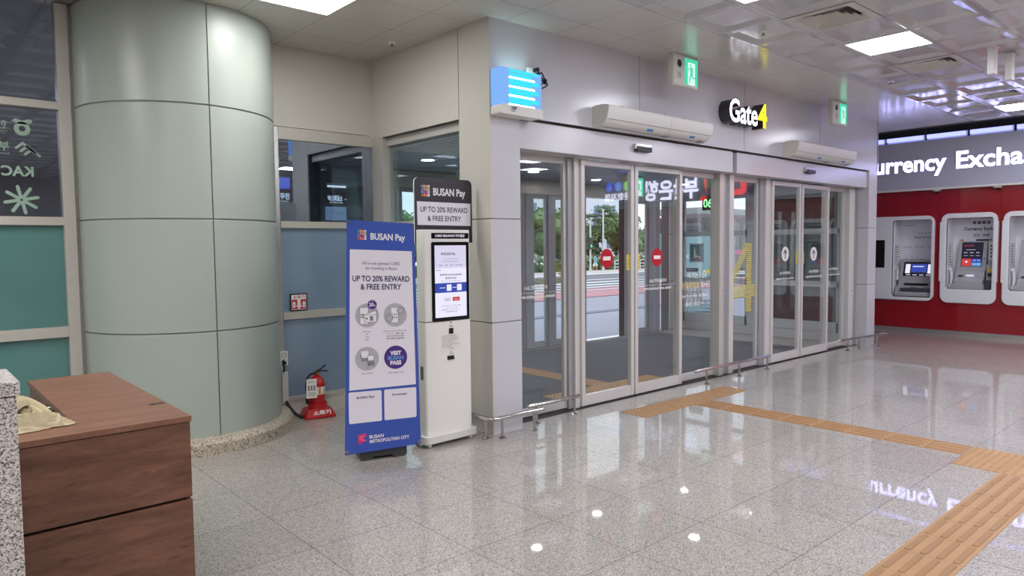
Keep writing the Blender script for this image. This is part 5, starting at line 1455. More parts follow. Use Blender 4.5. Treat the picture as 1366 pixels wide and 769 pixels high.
# ------------------------------------------------------------------ fire extinguisher, its stand, sign, socket and cable
ex, ey = -0.775, 1.70
t = thing('extinguisher_stand', 'red fire extinguisher stand on the floor by the bay window', 'extinguisher stand', (ex, ey, 0), R(-10))
def LR(x0, x1, y0, y1, r): return rrect(x0, x1, y0, y1, r, 4)
b = MB()
lo = LR(-0.145, 0.145, -0.125, 0.11, 0.02); hi = LR(-0.115, 0.115, -0.085, 0.09, 0.02); n = len(lo)
b.add([(x, y, 0.002) for x, y in lo]+[(x, y, 0.022) for x, y in lo]+[(x, y, 0.085) for x, y in hi], [(i, (i+1) % n, n+(i+1) % n, n+i) for i in range(n)]+[(n+i, n+(i+1) % n, 2*n+(i+1) % n, 2*n+i) for i in range(n)]+[tuple(range(n))[::-1], tuple(range(2*n, 3*n))], 'red_stand')
b.lathe((0, 0, 0.084), [(0.095, 0), (0.090, 0.012), (0.090, 0.05), (0.084, 0.055), (0.080, 0.05), (0.080, 0.0)], 'red_stand', n=32)
b.build('base', t, local=True, bevel=0.004)
fs = frame((0, -0.1255, 0.022), (1, 0, 0), Vector((0, 0.04, 0.063)))
b = MB(); b.text(fs, '소화기', -0.07, 0.018, 0.036, 'sticker_white', w=0.165, l=0.002, bold=0.03); b.build('lettering', t, local=True, smooth=0)['label'] = 'white Korean lettering'
t = thing('fire_extinguisher', 'red fire extinguisher with a white inspection tag standing in its red stand', 'fire extinguisher', (ex, ey, 0.086))
b = MB()
b.lathe((ex, ey, 0.09), [(0.0, 0.0), (0.068, 0.0), (0.074, 0.008), (0.074, 0.215), (0.070, 0.25), (0.056, 0.277), (0.034, 0.295), (0.022, 0.30), (0.022, 0.315)], 'red_paint', n=40)
b.build('cylinder', t)
b = MB(); b.lathe((ex, ey, 0.09), [(0.0745, 0.128), (0.0752, 0.13), (0.0752, 0.198), (0.0745, 0.20)], 'paper', n=30, a0=R(-130), a1=R(-20)); lb_ = b.build('label_band', t); lb_['label'] = 'cream printed label'
b = MB()
for q in range(6): b.lathe((ex, ey, 0.09), [(0.0757, 0.138+0.009*q), (0.0757, 0.141+0.009*q)], 'ink_grey', n=8, a0=R(-70), a1=R(-45+8*(q % 3)))
b.lathe((ex, ey, 0.09), [(0.0757, 0.132), (0.0757, 0.195)], 'print_orange', n=6, a0=R(-105), a1=R(-88)); b.build('label_print', lb_, smooth=0)
b = MB(); b.cyl((ex, ey, 0.40), (ex, ey, 0.425), 0.020, 'brass', n=18); va_ = b.build('valve', t); va_['label'] = 'brass valve'; b = MB(); b.cyl((ex, ey-0.018, 0.415), (ex, ey-0.034, 0.415), 0.013, 'brass', n=16); b.build('gauge', va_)
b = MB(); b.tube([(ex-0.03, ey, 0.418), (ex, ey, 0.432), (ex+0.04, ey-0.01, 0.452), (ex+0.085, ey-0.02, 0.488)], 0.008, 'black_plastic', n=8); b.tube([(ex-0.02, ey, 0.424), (ex+0.03, ey-0.01, 0.432), (ex+0.07, ey-0.02, 0.434), (ex+0.105, ey-0.025, 0.424)], 0.007, 'black_plastic', n=8); b.build('handle', t)['label'] = 'black squeeze handle'
b = MB(); b.tube([(ex-0.02, ey, 0.415), (ex-0.06, ey, 0.412), (ex-0.095, ey, 0.38), (ex-0.105, ey+0.01, 0.30), (ex-0.10, ey, 0.17), (ex-0.10, ey, 0.145)], 0.010, 'rubber', n=10); b.cyl((ex-0.10, ey, 0.23), (ex-0.10, ey, 0.135), 0.013, 'rubber', r1=0.017, n=12); b.build('hose', t)['label'] = 'black hose'
ft = frame((ex-0.145, ey-0.075, 0.20), (0.9, -0.25, 0), (0, 0.05, 1))
b = MB(); b.prism(ft, [(0, 0), (0.10, 0), (0.10, 0.18), (0.01, 0.18)], -0.0005, 0.0005, 'paper')
b.text(ft, '점검표', 0.052, 0.145, 0.016, 'ink', align='c', l=0.001)
for q in range(3): b.rect(ft, 0.018+0.026*q, 0.036+0.026*q, 0.07, 0.12, 0.001, 'ink_grey')
for q in range(3): b.rect(ft, 0.015, 0.088, 0.02+0.014*q, 0.026+0.014*q, 0.001, 'ink_grey')
b.build('inspection_tag', t, smooth=0)['label'] = 'white inspection tag'
t = thing('extinguisher_sign', 'small square red and white fire extinguisher sign on the bay window rail', 'sign', (-0.855, 1.87, 1.09))
f = XZ(1.868); b = MB(); b.prism(f, rrect(-0.942, -0.768, 1.008, 1.175, 0.008, 3), -0.006, 0, 'print_black'); b.build('plate', t, smooth=0)
b = MB(); b.rect(f, -0.930, -0.780, 1.020, 1.163, 0.0006, 'print_white'); b.rect(f, -0.927, -0.783, 1.026, 1.118, 0.0012, 'print_red')
b.text(f, '소화기', -0.855, 1.128, 0.026, 'print_red', w=0.12, align='c', l=0.0014, bold=0.02)
b.poly([f(x, z, 0.0018) for x, z in ((-0.872, 1.125), (-0.838, 1.125), (-0.838, 1.060), (-0.822, 1.060), (-0.855, 1.026), (-0.888, 1.060), (-0.872, 1.060))], 'print_white')
for x in (-0.905, -0.805):
    b.rect(f, x-0.013, x+0.013, 1.04, 1.066, 0.0018, 'print_white'); b.poly([f(x-0.018, 1.070, 0.0018), f(x+0.018, 1.070, 0.0018), f(x+0.008, 1.098, 0.0018), f(x-0.008, 1.098, 0.0018)], 'print_white')
b.build('print', t, smooth=0)
t = thing('power_outlet', 'white double wall outlet on the strip between column and bay window', 'outlet', (-1.02, 1.86, 0.56))
f = XZ(1.862); b = MB(); b.prism(f, rrect(-1.062, -0.985, 0.50, 0.635, 0.006, 3), -0.022, 0.004, 'white_plastic'); b.build('cover_plate', t, bevel=0.003)
b = MB()
for z in (0.60, 0.535):
    b.ring(frame((-1.023, 1.8575, z), (1, 0, 0), (0, 0, 1)), [(0.024*math.cos(R(18*i)), 0.024*math.sin(R(18*i))) for i in range(20)], [(0.019*math.cos(R(18*i)), 0.019*math.sin(R(18*i))) for i in range(20)], -0.002, 0.001, 'ink_grey')
    for dx in (-0.008, 0.008): b.disc(f, -1.023+dx, z, 0.003, 0.0046, 'print_black', 8)
b.build('socket', t, smooth=0)
t = thing('cable_raceway', 'grey metal cable raceway below the wall outlet', 'cable raceway', (-1.02, 1.86, 0.0))
b = MB(); b.box(-1.055, -0.995, 1.838, 1.884, 0.13, 0.44, 'door_metal'); b.build('cover', t, bevel=0.004)
pts = [(-1.04, 1.80, 0.155), (-1.03, 1.76, 0.12), (-1.0, 1.71, 0.07), (-0.965, 1.66, 0.03), (-0.93, 1.655, 0.018), (-0.90, 1.69, 0.016)]
def smooth_path(p, n=8):
    p = [Vector(q) for q in p]; out = []
    for i in range(len(p)-1):
        a, c = p[max(i-1, 0)], p[min(i+2, len(p)-1)]
        for k in range(n):
            u = k/n
            out.append(0.5*((2*p[i])+(p[i+1]-a)*u+(2*a-5*p[i]+4*p[i+1]-c)*u*u+(3*p[i]-a-3*p[i+1]+c)*u**3))
    return out+[p[-1]]
cp = smooth_path([(-1.035, 1.86, 0.515), (-1.045, 1.815, 0.49), (-1.05, 1.81, 0.46), (-1.04, 1.835, 0.445)])
b = MB(); b.tube(cp, 0.009, 'rubber', n=8); b.cyl((-1.03, 1.862, 0.535), (-1.035, 1.815, 0.525), 0.016, 'rubber', n=12)
tag(b.build('plug_lead'), 'short black plug lead hanging from the wall outlet', 'cable')
b = MB(); b.tube(smooth_path([(-1.03, 1.82, 0.16), (-1.02, 1.79, 0.12), (-0.985, 1.74, 0.055), (-0.95, 1.70, 0.022), (-0.925, 1.70, 0.016), (-0.905, 1.705, 0.016)]), 0.015, 'rubber', n=10)
tag(b.build('floor_cable'), 'thick black cable from the raceway down to the red extinguisher stand', 'cable')

# ------------------------------------------------------------------ desk, granite pier, cloth
t = thing('reception_desk', 'brown wood L-shaped reception desk in the near left corner', 'desk', (-3.3, -0.8, 0))
def wb(x0, x1, y0, y1, z0, z1, m): return MB().box(x0, x1, y0, y1, z0, z1, m)
wb(-4.55, -2.863, -1.437, -1.081, 0.876, 0.90, 'wood_top').build('counter_top', t, bevel=0.0015)
wb(-3.258, -2.863, -1.079, 0.05, 0.876, 0.90, 'wood_top').build('wing_top', t, bevel=0.0015)
wb(-4.55, -2.868, -1.430, -1.405, 0.552, 0.873, 'wood_front').build('front_panel', t, bevel=0.0015)
wb(-4.55, -2.868, -1.430, -1.405, 0.06, 0.540, 'wood_front').build('front_panel', t, bevel=0.0015)
b = MB(); b.box(-4.55, -2.875, -1.402, -1.385, 0.06, 0.873, 'dark_void'); b.box(-4.5, -2.90, -1.40, -0.0, 0.0, 0.06, 'grey_plastic'); b.build('plinth', t, smooth=0)
wb(-2.888, -2.868, -1.403, 0.045, 0.06, 0.873, 'wood_front').build('side_panel', t, bevel=0.0015)
wb(-3.25, -3.23, -1.10, 0.045, 0.06, 0.873, 'wood_front').build('side_panel', t, bevel=0.0015)
wb(-3.23, -2.888, 0.025, 0.045, 0.06, 0.873, 'wood_front').build('back_panel', t, bevel=0.0015)
b = MB(); b.prism(frame((-2.905, -1.085, 0.90), (1, 0, 0), (0, 1, 0)), rrect(-0.035, 0.035, -0.015, 0.015, 0.014, 5), -0.001, 0.003, 'steel_dark'); b.disc(frame((-2.92, -1.085, 0.9035), (1, 0, 0), (0, 1, 0)), 0, 0, 0.009, 0, 'gasket', 14); b.disc(frame((-2.89, -1.085, 0.9035), (1, 0, 0), (0, 1, 0)), 0, 0, 0.009, 0, 'gasket', 14)
b.build('cable_grommet', t, smooth=0)['label'] = 'small steel cable grommet'
b = MB(); b.tube([(-3.252, -0.62, 0.862), (-3.268, -0.62, 0.860), (-3.268, -0.72, 0.860), (-3.252, -0.72, 0.862)], 0.004, 'steel', n=8); b.build('handle', t)['label'] = 'small steel handle under the wing top'
t = thing('granite_counter', 'speckled grey granite counter end at the left edge in front of the desk', 'counter', (-4.0, -1.76, 0))
wb(-4.6, -3.518, -1.912, -1.602, 0.0, 1.152, 'pier_granite').build('body', t, bevel=0.003)
wb(-4.61, -3.508, -1.920, -1.594, 1.155, 1.20, 'pier_granite').build('cap', t, bevel=0.004)

from mathutils import noise as mnoise
def cloth_heap(cx, cy, z, w_, d_, rot, seed, hgt, freq, nx=110, ny=80):
    P = []
    for j in range(ny+1):
        for i in range(nx+1):
            u, v_ = i/nx*2-1, j/ny*2-1
            ang = math.atan2(v_, u)
            sc = 1+0.12*math.sin(3*ang+seed)+0.08*math.sin(5*ang+2*seed)+0.03*math.sin(11*ang)
            x, y = u*w_/2*sc*(1-0.12*v_*v_), v_*d_/2*sc*(1-0.12*u*u)
            q = Vector((x*freq*0.55+seed, y*freq*1.25, seed*1.7))
            wq = q+0.9*Vector((mnoise.noise(q*0.8+Vector((3, 1, 0))), mnoise.noise(q*0.8+Vector((7, 5, 2))), 0))
            n1 = 1-abs(mnoise.noise(wq)); n2 = 1-abs(mnoise.noise(wq*2.1+Vector((5, 9, 1))))
            fold = (max(0, n1-0.35)/0.65)**1.6*0.85+(n2**4)*0.18
            rr = max(abs(u), abs(v_))
            edge = 1-rr**7
            dome = max(0.0, 1-0.85*(u*u*0.7+v_*v_))
            zz = hgt*edge*(0.06+dome*(0.10+0.95*fold))
            px_ = x+0.018*mnoise.noise(wq*1.3); py_ = y+0.018*mnoise.noise(wq*1.3+Vector((4, 4, 4)))
            ca, sa = math.cos(rot), math.sin(rot)
            P.append((cx+px_*ca-py_*sa, cy+px_*sa+py_*ca, z+0.004+max(0, zz)))
    return P, [(j*(nx+1)+i, j*(nx+1)+i+1, (j+1)*(nx+1)+i+1, (j+1)*(nx+1)+i) for j in range(ny) for i in range(nx)]
def cloth_fold(pts_path, width, folds, seed, z0, hgt, n=60, m=30):
    """a hanging fold of the cloth: a pleated strip that arches over the heap"""
    rnd = random.Random(seed)
    path = smooth_path(pts_path, max(4, n//(len(pts_path)-1)))
    P = []; L_ = len(path); ph = [rnd.uniform(0, 6.28) for _ in range(6)]
    for i, p in enumerate(path):
        d = (path[min(i+1, L_-1)]-path[max(i-1, 0)]).normalized(); nrm = Vector((-d.y, d.x, 0)).normalized()
        u = i/(L_-1)
        for j in range(m+1):
            v_ = j/m*2-1
            wv = width*(0.8+0.3*math.sin(3.1*u+ph[0])+0.08*math.sin(13*u+ph[1]))
            pl = abs(math.sin(folds*(v_+0.25*math.sin(4*u+ph[2]))+ph[3]+1.2*math.sin(5*u+ph[4])))**0.6
            z = z0+p.z+hgt*(1-abs(v_)**2.5)*(0.25+0.75*pl)
            P.append((p.x+nrm.x*v_*wv/2, p.y+nrm.y*v_*wv/2, z))
    return P, [(i*(m+1)+j, (i+1)*(m+1)+j, (i+1)*(m+1)+j+1, i*(m+1)+j+1) for i in range(L_-1) for j in range(m)]
b = MB()
b.add(*cloth_heap(-3.455, -1.15, 0.90, 0.33, 0.20, 0.10, 4, 0.075, 15), 'cloth')
b.add(*cloth_heap(-3.415, -1.235, 0.90, 0.30, 0.085, 0.06, 9, 0.065, 19), 'cloth')
b.add(*cloth_heap(-3.47, -1.275, 0.90, 0.20, 0.05, -0.05, 14, 0.022, 24), 'cloth')
b.add(*cloth_fold([(-3.60, -1.13, 0.03), (-3.50, -1.11, 0.075), (-3.42, -1.13, 0.080), (-3.36, -1.19, 0.045), (-3.335, -1.235, 0.004)], 0.080, 2.3, 12, 0.905, 0.036), 'cloth')
b.add(*cloth_fold([(-3.54, -1.25, 0.004), (-3.485, -1.22, 0.060), (-3.43, -1.17, 0.082), (-3.385, -1.10, 0.055), (-3.36, -1.05, 0.010)], 0.052, 1.8, 21, 0.905, 0.030), 'cloth')
b.add(*cloth_fold([(-3.58, -1.23, 0.03), (-3.49, -1.235, 0.050), (-3.41, -1.225, 0.030), (-3.33, -1.23, 0.016), (-3.285, -1.24, 0.002)], 0.045, 1.5, 33, 0.902, 0.026), 'cloth')
b.add(*cloth_fold([(-3.47, -1.08, 0.035), (-3.41, -1.10, 0.060), (-3.35, -1.15, 0.040), (-3.32, -1.20, 0.004)], 0.045, 1.4, 47, 0.905, 0.026), 'cloth')
o = b.build('cloth', smooth=80)
sm = o.modifiers.new('solid', 'SOLIDIFY'); sm.thickness = 0.003
tag(o, 'crumpled cream cloth lying on the brown desk beside the granite', 'cloth')

# ------------------------------------------------------------------ clock inside the vestibule
t = thing('digital_clock', 'green digital clock hanging in the vestibule near the side window', 'clock', (7.5, 2.7, 2.36))
b = MB(); b.box(7.50, 7.54, 2.44, 2.915, 2.235, 2.50, 'clock_face'); b.build('clock_body', t, bevel=0.006)
b = MB(); b.text(FX(7.498), '06:24', -2.885, 2.29, 0.155, 'clock_green', w=0.41, l=0, bold=0.02); b.build('digits', t, smooth=0)
b = MB(); b.cyl((7.52, 2.68, 2.50), (7.52, 2.68, 2.62), 0.01, 'gasket', n=8); b.build('hanger', t)

# ------------------------------------------------------------------ forecourt outside
def gz(y): return 0.0 if y < 12 else -1.0*(y-12)/32
b = MB()
def strip(y0, y1, m, dz=0.0, x0=-40, x1=190):
    ys = [y0]+[y for y in (12,) if y0 < y < y1]+[y1]
    for ya, yb in zip(ys, ys[1:]):
        b.quad((x0, ya, gz(ya)+dz), (x1, ya, gz(ya)+dz), (x1, yb, gz(yb)+dz), (x0, yb, gz(yb)+dz), m)
strip(3.55, 12, 'pavement', -0.01); strip(1.95, 3.55, 'pavement', -0.01, 7.75, 190)
strip(6.8, 7.15, 'pave_band', 0.0); strip(12, 300, 'asphalt', -0.01)
struct(b.build('forecourt_paving', smooth=0), 'pale grey forecourt paving and road outside the doors', 'pavement')
b = MB(); strip(10.4, 12.6, 'road_pink', 0.005); strip(13.2, 14.2, 'road_pink', 0.005)
struct(b.build('bus_lane', smooth=0), 'pink painted bus lane bands on the road', 'road marking')
b = MB()
for ya, yb in ((12.75, 13.1), (14.5, 15.2), (16.2, 17.2), (18.6, 19.8), (22.0, 23.0), (33.0, 36.0)): strip(ya, yb, 'road_white', 0.008)
struct(b.build('lane_markings', smooth=0), 'white painted bands across the road', 'road marking')
b = MB(); strip(36, 49, 'sidewalk', 0.02)
struct(b.build('far_sidewalk', smooth=0), 'pale sidewalk on the far side of the road', 'pavement')
b = MB(); strip(49, 54, 'soil', 0.05)
struct(b.build('planting_bed', smooth=0), 'brown planting bed below the far hedge', 'ground')
def crown_mesh(name, n, rx, rz, size, m, parent, seed, zc, clumps=9):
    rnd = random.Random(seed); b = MB()
    cs = [(rnd.uniform(-1, 1)*rx*0.6, rnd.uniform(-1, 1)*rx*0.6, zc+rnd.uniform(-1, 1)*rz*0.6, rnd.uniform(0.4, 0.65)) for _ in range(clumps)]
    for k in range(n):
        c = cs[k % clumps]
        th, ph = rnd.uniform(0, 6.28), math.acos(rnd.uniform(-1, 1)); r = c[3]*rnd.uniform(0.75, 1.05)
        p = Vector((c[0]+rx*r*math.sin(ph)*math.cos(th), c[1]+rx*r*math.sin(ph)*math.sin(th), c[2]+rz*r*math.cos(ph)))
        a = Vector((rnd.gauss(0, 1), rnd.gauss(0, 1), rnd.gauss(0, 1))).normalized(); q = a.orthogonal().normalized()
        s = size*rnd.uniform(0.6, 1.3)
        b.quad(p-a*s, p-q*s*0.5, p+a*s, p+q*s*0.5, m if rnd.random() < 0.7 else 'leaf_%d' % rnd.randrange(4))
    for c in cs:                       # dense inside of the crown
        b.lathe((c[0], c[1], c[2]), [(0.0, -rz*c[3]*0.75), (rx*c[3]*0.55, -rz*c[3]*0.45), (rx*c[3]*0.75, 0), (rx*c[3]*0.55, rz*c[3]*0.45), (0, rz*c[3]*0.75)], m, n=10)
    return b.build(name, parent, local=True, smooth=0)
protos = []
for k, (h_, rx, m, lab) in enumerate(((7.0, 3.0, 'leaf_0', 'bushy green street tree across the road'), (6.3, 2.6, 'leaf_1', 'dark green rounded street tree across the road'), (7.6, 3.2, 'leaf_2', 'pale green broad street tree across the road'))):
    x, y = 36+9*k, 57+k
    t = thing('street_tree', lab, 'tree', (x, y, gz(y)), group='street trees across the road')
    crown_mesh('crown', 1500, rx, h_*0.36, 0.28, m, t, 20+k, h_*0.62)
    b = MB(); b.tube([(0, 0, -0.2), (0.05, 0, h_*0.3), (-0.05, 0.05, h_*0.7)], 0.16, 'bark', n=10); b.build('trunk', t, local=True)
    protos.append(t)
rnd = random.Random(5)
spots = [(29, 57), (43, 65), (50, 66), (61, 58), (67, 64), (68, 56), (75, 60), (82, 56), (90, 60), (98, 56), (22, 60), (57, 65), (36, 66), (76, 68), (56, 57), (45, 57.5), (86, 65), (105, 60)]
for i, (x, y) in enumerate(spots):
    pr = protos[i % 3]
    dup(pr, (x, y, gz(y)), pr['label'], rz=rnd.uniform(0, 6))
x, y = 61.5, 52.6
t = thing('pine_tree', 'sparse pine tree with flat layered branches across the road', 'tree', (x, y, gz(y)))
b = MB()
rnd = random.Random(8)
for k in range(7):
    cx_, cy_, cz_ = rnd.uniform(-1.6, 1.6), rnd.uniform(-1, 1), 5.3+0.35*k+rnd.uniform(-0.2, 0.2)
    for q in range(130):
        p = Vector((cx_+rnd.gauss(0, 0.55), cy_+rnd.gauss(0, 0.5), cz_+rnd.gauss(0, 0.10)))
        a = Vector((rnd.gauss(0, 1), rnd.gauss(0, 1), rnd.gauss(0, 0.4))).normalized(); s2 = a.orthogonal()
        b.quad(p-a*0.22, p-s2*0.08, p+a*0.22, p+s2*0.08, 'leaf_3')
b.build('crown', t, local=True, smooth=0)
b = MB(); b.tube([(0, 0, -0.2), (0.1, 0, 2.5), (-0.1, 0, 5.0), (0.15, 0, 7.4)], 0.12, 'bark', n=8)
for k in range(7): b.tube([(0, 0, 5.1+0.33*k), (rnd.uniform(-1.3, 1.3), rnd.uniform(-0.8, 0.8), 5.4+0.35*k)], 0.04, 'bark', n=6)
b.build('trunk', t, local=True)
b = MB(); rnd = random.Random(9)
for k in range(5200):
    x_ = rnd.uniform(20, 100); y_ = rnd.uniform(50, 52.5)
    z_ = gz(y_)+rnd.uniform(0.0, 1.5+0.5*math.sin(x_*0.7))
    p = Vector((x_, y_, z_)); a = Vector((rnd.gauss(0, 1), rnd.gauss(0, 1), rnd.gauss(0, 1))).normalized(); s2 = a.orthogonal(); s = 0.28
    b.quad(p-a*s, p-s2*s*0.6, p+a*s, p+s2*s*0.6, 'leaf_%d' % rnd.randrange(4))
for k in range(40):
    x_ = 20+2*k
    b.box(x_, x_+2, 50.5, 52.2, gz(51)-0.2, gz(51)+0.9+0.4*math.sin(x_), 'leaf_1')
tag(b.build('hedge', smooth=0), 'low dense green hedge along the far sidewalk', 'hedge', kind='stuff')
def pole(x, y, h_, label, sig=False):
    t = thing('street_pole', label, 'pole', (x, y, gz(y)), group=None)
    b = MB(); b.cyl((0, 0, 0), (0, 0, h_), 0.10, 'pole_white', r1=0.08, n=14); b.cyl((0, 0, 0), (0, 0, 0.3), 0.16, 'pole_white', n=14); b.build('shaft', t, local=True)
    b = MB(); b.cyl((0, 0, h_), (0, 0, h_+0.12), 0.12, 'pole_white', n=14); b.build('pole_cap', t, local=True)
    if sig:
        b = MB(); b.box(-0.35, 0.0, -0.30, 0.0, 2.3, 3.5, 'grey_plastic'); b.build('signal_housing', t, local=True)
        b = MB(); b.disc(frame((-0.18, -0.301, 2.65), (1, 0, 0), (0, 0, 1)), 0, 0, 0.15, 0, 'signal_green', 20); b.build('signal_lamp', t, local=True, smooth=0)['label'] = 'lit green pedestrian signal'
    return t
pole(52.9, 45.0, 6.4, 'tall white street pole just behind the red no entry sticker')
pole(50.9, 45.0, 5.2, 'white street pole carrying a pedestrian signal', True)
t = thing('street_railing', 'low white street railing along the far sidewalk', 'railing', (55.0, 43.5, gz(43.5)))
b = MB()
for z in (0.35, 0.7, 1.05): b.cyl((-2.0, 0, z), (6.5, 0, z), 0.05, 'pole_white', n=8)
b.build('rail', t, local=True)
for k in range(7):
    b = MB(); b.cyl((-2.0+1.4*k, 0, -0.1), (-2.0+1.4*k, 0, 1.1), 0.05, 'pole_white', n=8); b.build('post', t, local=True)

# distant building
t = thing('terminal_building', 'distant white building with slanted window bands behind the trees', 'building', (128, 130, -2))
b = MB(); b.box(-28, 28, -6, 6, 0, 17, 'building_white'); b.build('wall', t, local=True)
for k in range(9):
    b = MB(); x_ = -24+6*k
    b.prism(frame((x_, -6.02, 0), (1, 0, 0), (0, 0, 1)), [(-1.3, 3), (1.3, 3), (2.3, 14.5), (-0.3, 14.5)], -0.2, 0.05, 'building_glass'); b.build('window', t, local=True)

# bus, shelter and trolleys seen through the side window
t = thing('coach', 'dark grey coach parked beyond the vestibule side window', 'bus', (31.5, 17, gz(17)))
b = MB(); b.prism(frame((0, -1.2, 0), (1, 0, 0), (0, 0, 1)), rrect(-5.2, 5.6, 0.35, 3.2, 0.35, 6), -2.5, 0, 'bus_dark'); b.build('body', t, local=True, bevel=0.05)
for k in range(5):
    b = MB(); b.prism(frame((-4.0+2.0*k, -1.21, 0), (1, 0, 0), (0, 0, 1)), rrect(-0.92, 0.92, 1.55, 2.65, 0.08, 4), -0.02, 0.01, 'bus_glass'); b.build('window', t, local=True)
for x_ in (-3.2, 3.0):
    b = MB(); b.cyl((x_, -1.25, 0.5), (x_, -0.95, 0.5), 0.5, 'rubber', n=24); b.cyl((x_, -1.27, 0.5), (x_, -1.2, 0.5), 0.26, 'steel_dark', n=18); b.build('wheel', t, local=True)
b = MB(); b.prism(frame((0, -1.215, 0), (1, 0, 0), (0, 0, 1)), [(-5.0, 1.25), (-0.5, 1.25), (-0.8, 1.45), (-5.0, 1.45)], -0.01, 0.004, 'print_magenta'); b.build('livery_stripe', t, local=True)['label'] = 'pink stripe'
t = thing('bus_shelter', 'grey flat roofed bus shelter on the forecourt', 'shelter', (17.5, 9.4, 0))
b = MB(); b.box(-1.6, 3.2, -0.9, 0.9, 2.60, 2.82, 'canopy_grey'); b.build('roof', t, local=True, bevel=0.03)
for x_ in (-1.3, 2.9):
    b = MB(); b.box(x_-0.06, x_+0.06, 0.6, 0.72, 0, 2.62, 'canopy_grey'); b.build('post', t, local=True)
t = thing('notice_board', 'pale teal advertising board outside the vestibule side window', 'board', (12.4, 6.4, 0))
b = MB(); b.box(-1.6, 1.9, 0, 0.08, 0.72, 1.90, 'shelter_teal'); b.build('board', t, local=True, bevel=0.01)
b = MB(); b.text(frame((0, -0.002, 0), (1, 0, 0), (0, 0, 1)), 'AIRPORT', -0.75, 1.25, 0.10, 'sticker_white', w=0.6, l=0.001, bold=0.03); b.build('lettering', t, local=True, smooth=0)
for x_ in (-1.5, 1.8):
    b = MB(); b.box(x_-0.03, x_+0.03, 0.02, 0.06, 0, 0.8, 'steel_dark'); b.build('leg', t, local=True)
b = MB(); b.box(8.55, 8.85, 4.25, 4.55, 0, 2.9, 'canopy_grey')
struct(b.build('pillar'), 'grey green outside pillar beyond the vestibule side window', 'pillar')
def trolley(x, y, label):
    t = thing('luggage_trolley', label, 'luggage trolley', (x, y, 0.0), R(-35), group='luggage trolleys outside')
    b = MB()
    for s in (-0.28, 0.28):
        b.tube([(s, -0.45, 0.16), (s, 0.30, 0.22), (s, 0.42, 0.95), (s, 0.50, 1.02)], 0.016, 'steel_dark', n=8)
    b.cyl((-0.28, 0.50, 1.02), (0.28, 0.50, 1.02), 0.018, 'rubber', n=8)
    for z, y_ in ((0.45, 0.335), (0.7, 0.38)): b.cyl((-0.28, y_, z), (0.28, y_, z), 0.011, 'steel_dark', n=8)
    for q in range(5): b.cyl((-0.2+0.1*q, 0.31, 0.24), (-0.2+0.1*q, 0.40, 0.80), 0.008, 'steel_dark', n=6)
    b.build('frame', t, local=True)
    b = MB(); b.box(-0.27, 0.27, -0.45, 0.30, 0.17, 0.20, 'shelter_teal'); b.build('deck', t, local=True)
    for p in ((-0.25, 0.25), (0.25, 0.25), (0.0, -0.38)):
        b = MB(); b.cyl((p[0]-0.02, p[1], 0.075), (p[0]+0.02, p[1], 0.075), 0.075, 'rubber', n=14); b.build('wheel', t, local=True)
    return t
tr = trolley(9.3, 4.3, 'luggage trolley nearest the vestibule side window')
dup(tr, (10.0, 4.75, 0.0), 'second luggage trolley behind the nearest one outside')
dup(tr, (10.7, 5.2, 0.0), 'third luggage trolley at the back of the row outside')

# person crossing the far sidewalk
px0, py0 = 50.3, 43.8
t = thing('person', 'person in a pale blue shirt and white shorts walking on the far sidewalk', 'person', (px0, py0, gz(py0)+0.03), R(25))
def skin_body(name, verts, edges, radii, m, parent, root=0, sub=2):
    me = bpy.data.meshes.new(name); me.from_pydata(verts, edges, []); me.materials.append(MATS[m])
    o = bpy.data.objects.new(name, me); COL.objects.link(o); o.parent = parent
    md = o.modifiers.new('skin', 'SKIN'); md.use_smooth_shade = True
    for i, r_ in enumerate(radii): me.skin_vertices[0].data[i].radius = (r_, r_) if not isinstance(r_, tuple) else r_
    me.skin_vertices[0].data[root].use_root = True
    s_ = o.modifiers.new('sub', 'SUBSURF'); s_.levels = sub; s_.render_levels = sub
    return o
V = [(0, 0, 0.95), (0, 0, 1.12), (0, 0, 1.32), (0, 0, 1.45), (0, -0.01, 1.53), (0, -0.02, 1.63), (0, -0.02, 1.73)]
E_ = [(0, 1), (1, 2), (2, 3), (3, 4), (4, 5), (5, 6)]
Rr = [(0.15, 0.11), (0.13, 0.10), (0.16, 0.11), (0.11, 0.08), 0.05, (0.085, 0.095), 0.06]
for s in (-1, 1):
    k = len(V)
    st = 0.16*s
    V += [(0.10*s, 0, 0.88), (0.11*s, -st*0.8, 0.49), (0.11*s, -st*0.9+0.06, 0.09), (0.11*s, -st*0.9-0.10, 0.035)]
    E_ += [(0, k), (k, k+1), (k+1, k+2), (k+2, k+3)]; Rr += [0.085, 0.055, 0.04, 0.032]
    k = len(V)
    if s > 0: arm = [(0.19, 0, 1.42), (0.26, -0.08, 1.18), (0.17, -0.28, 1.40), (0.15, -0.31, 1.46), (0.14, -0.32, 1.50)]
    else: arm = [(-0.19, 0, 1.42), (-0.25, 0.03, 1.14), (-0.26, -0.08, 0.90), (-0.26, -0.10, 0.84), (-0.26, -0.11, 0.80)]
    V += arm; E_ += [(3, k), (k, k+1), (k+1, k+2), (k+2, k+3), (k+3, k+4)]; Rr += [0.06, 0.043, 0.03, 0.035, 0.028]
    up_ = (Vector(arm[4])-Vector(arm[3])).normalized(); side = Vector((0.3, 1, 0)).normalized() if s < 0 else Vector((1, 0.2, 0)).normalized()
    for q in range(4):
        j = len(V); b0 = Vector(arm[4])+side*(0.022*(q-1.5)); L_ = (0.055, 0.065, 0.062, 0.048)[q]
        V += [tuple(b0+up_*L_*0.5), tuple(b0+up_*L_+Vector((0, -0.012, 0)))]; E_ += [(k+4, j), (j, j+1)]; Rr += [0.009, 0.008]
    j = len(V); b0 = Vector(arm[3])+side*0.045
    V += [tuple(b0+up_*0.015), tuple(b0+up_*0.05+side*0.012)]; E_ += [(k+3, j), (j, j+1)]; Rr += [0.010, 0.009]
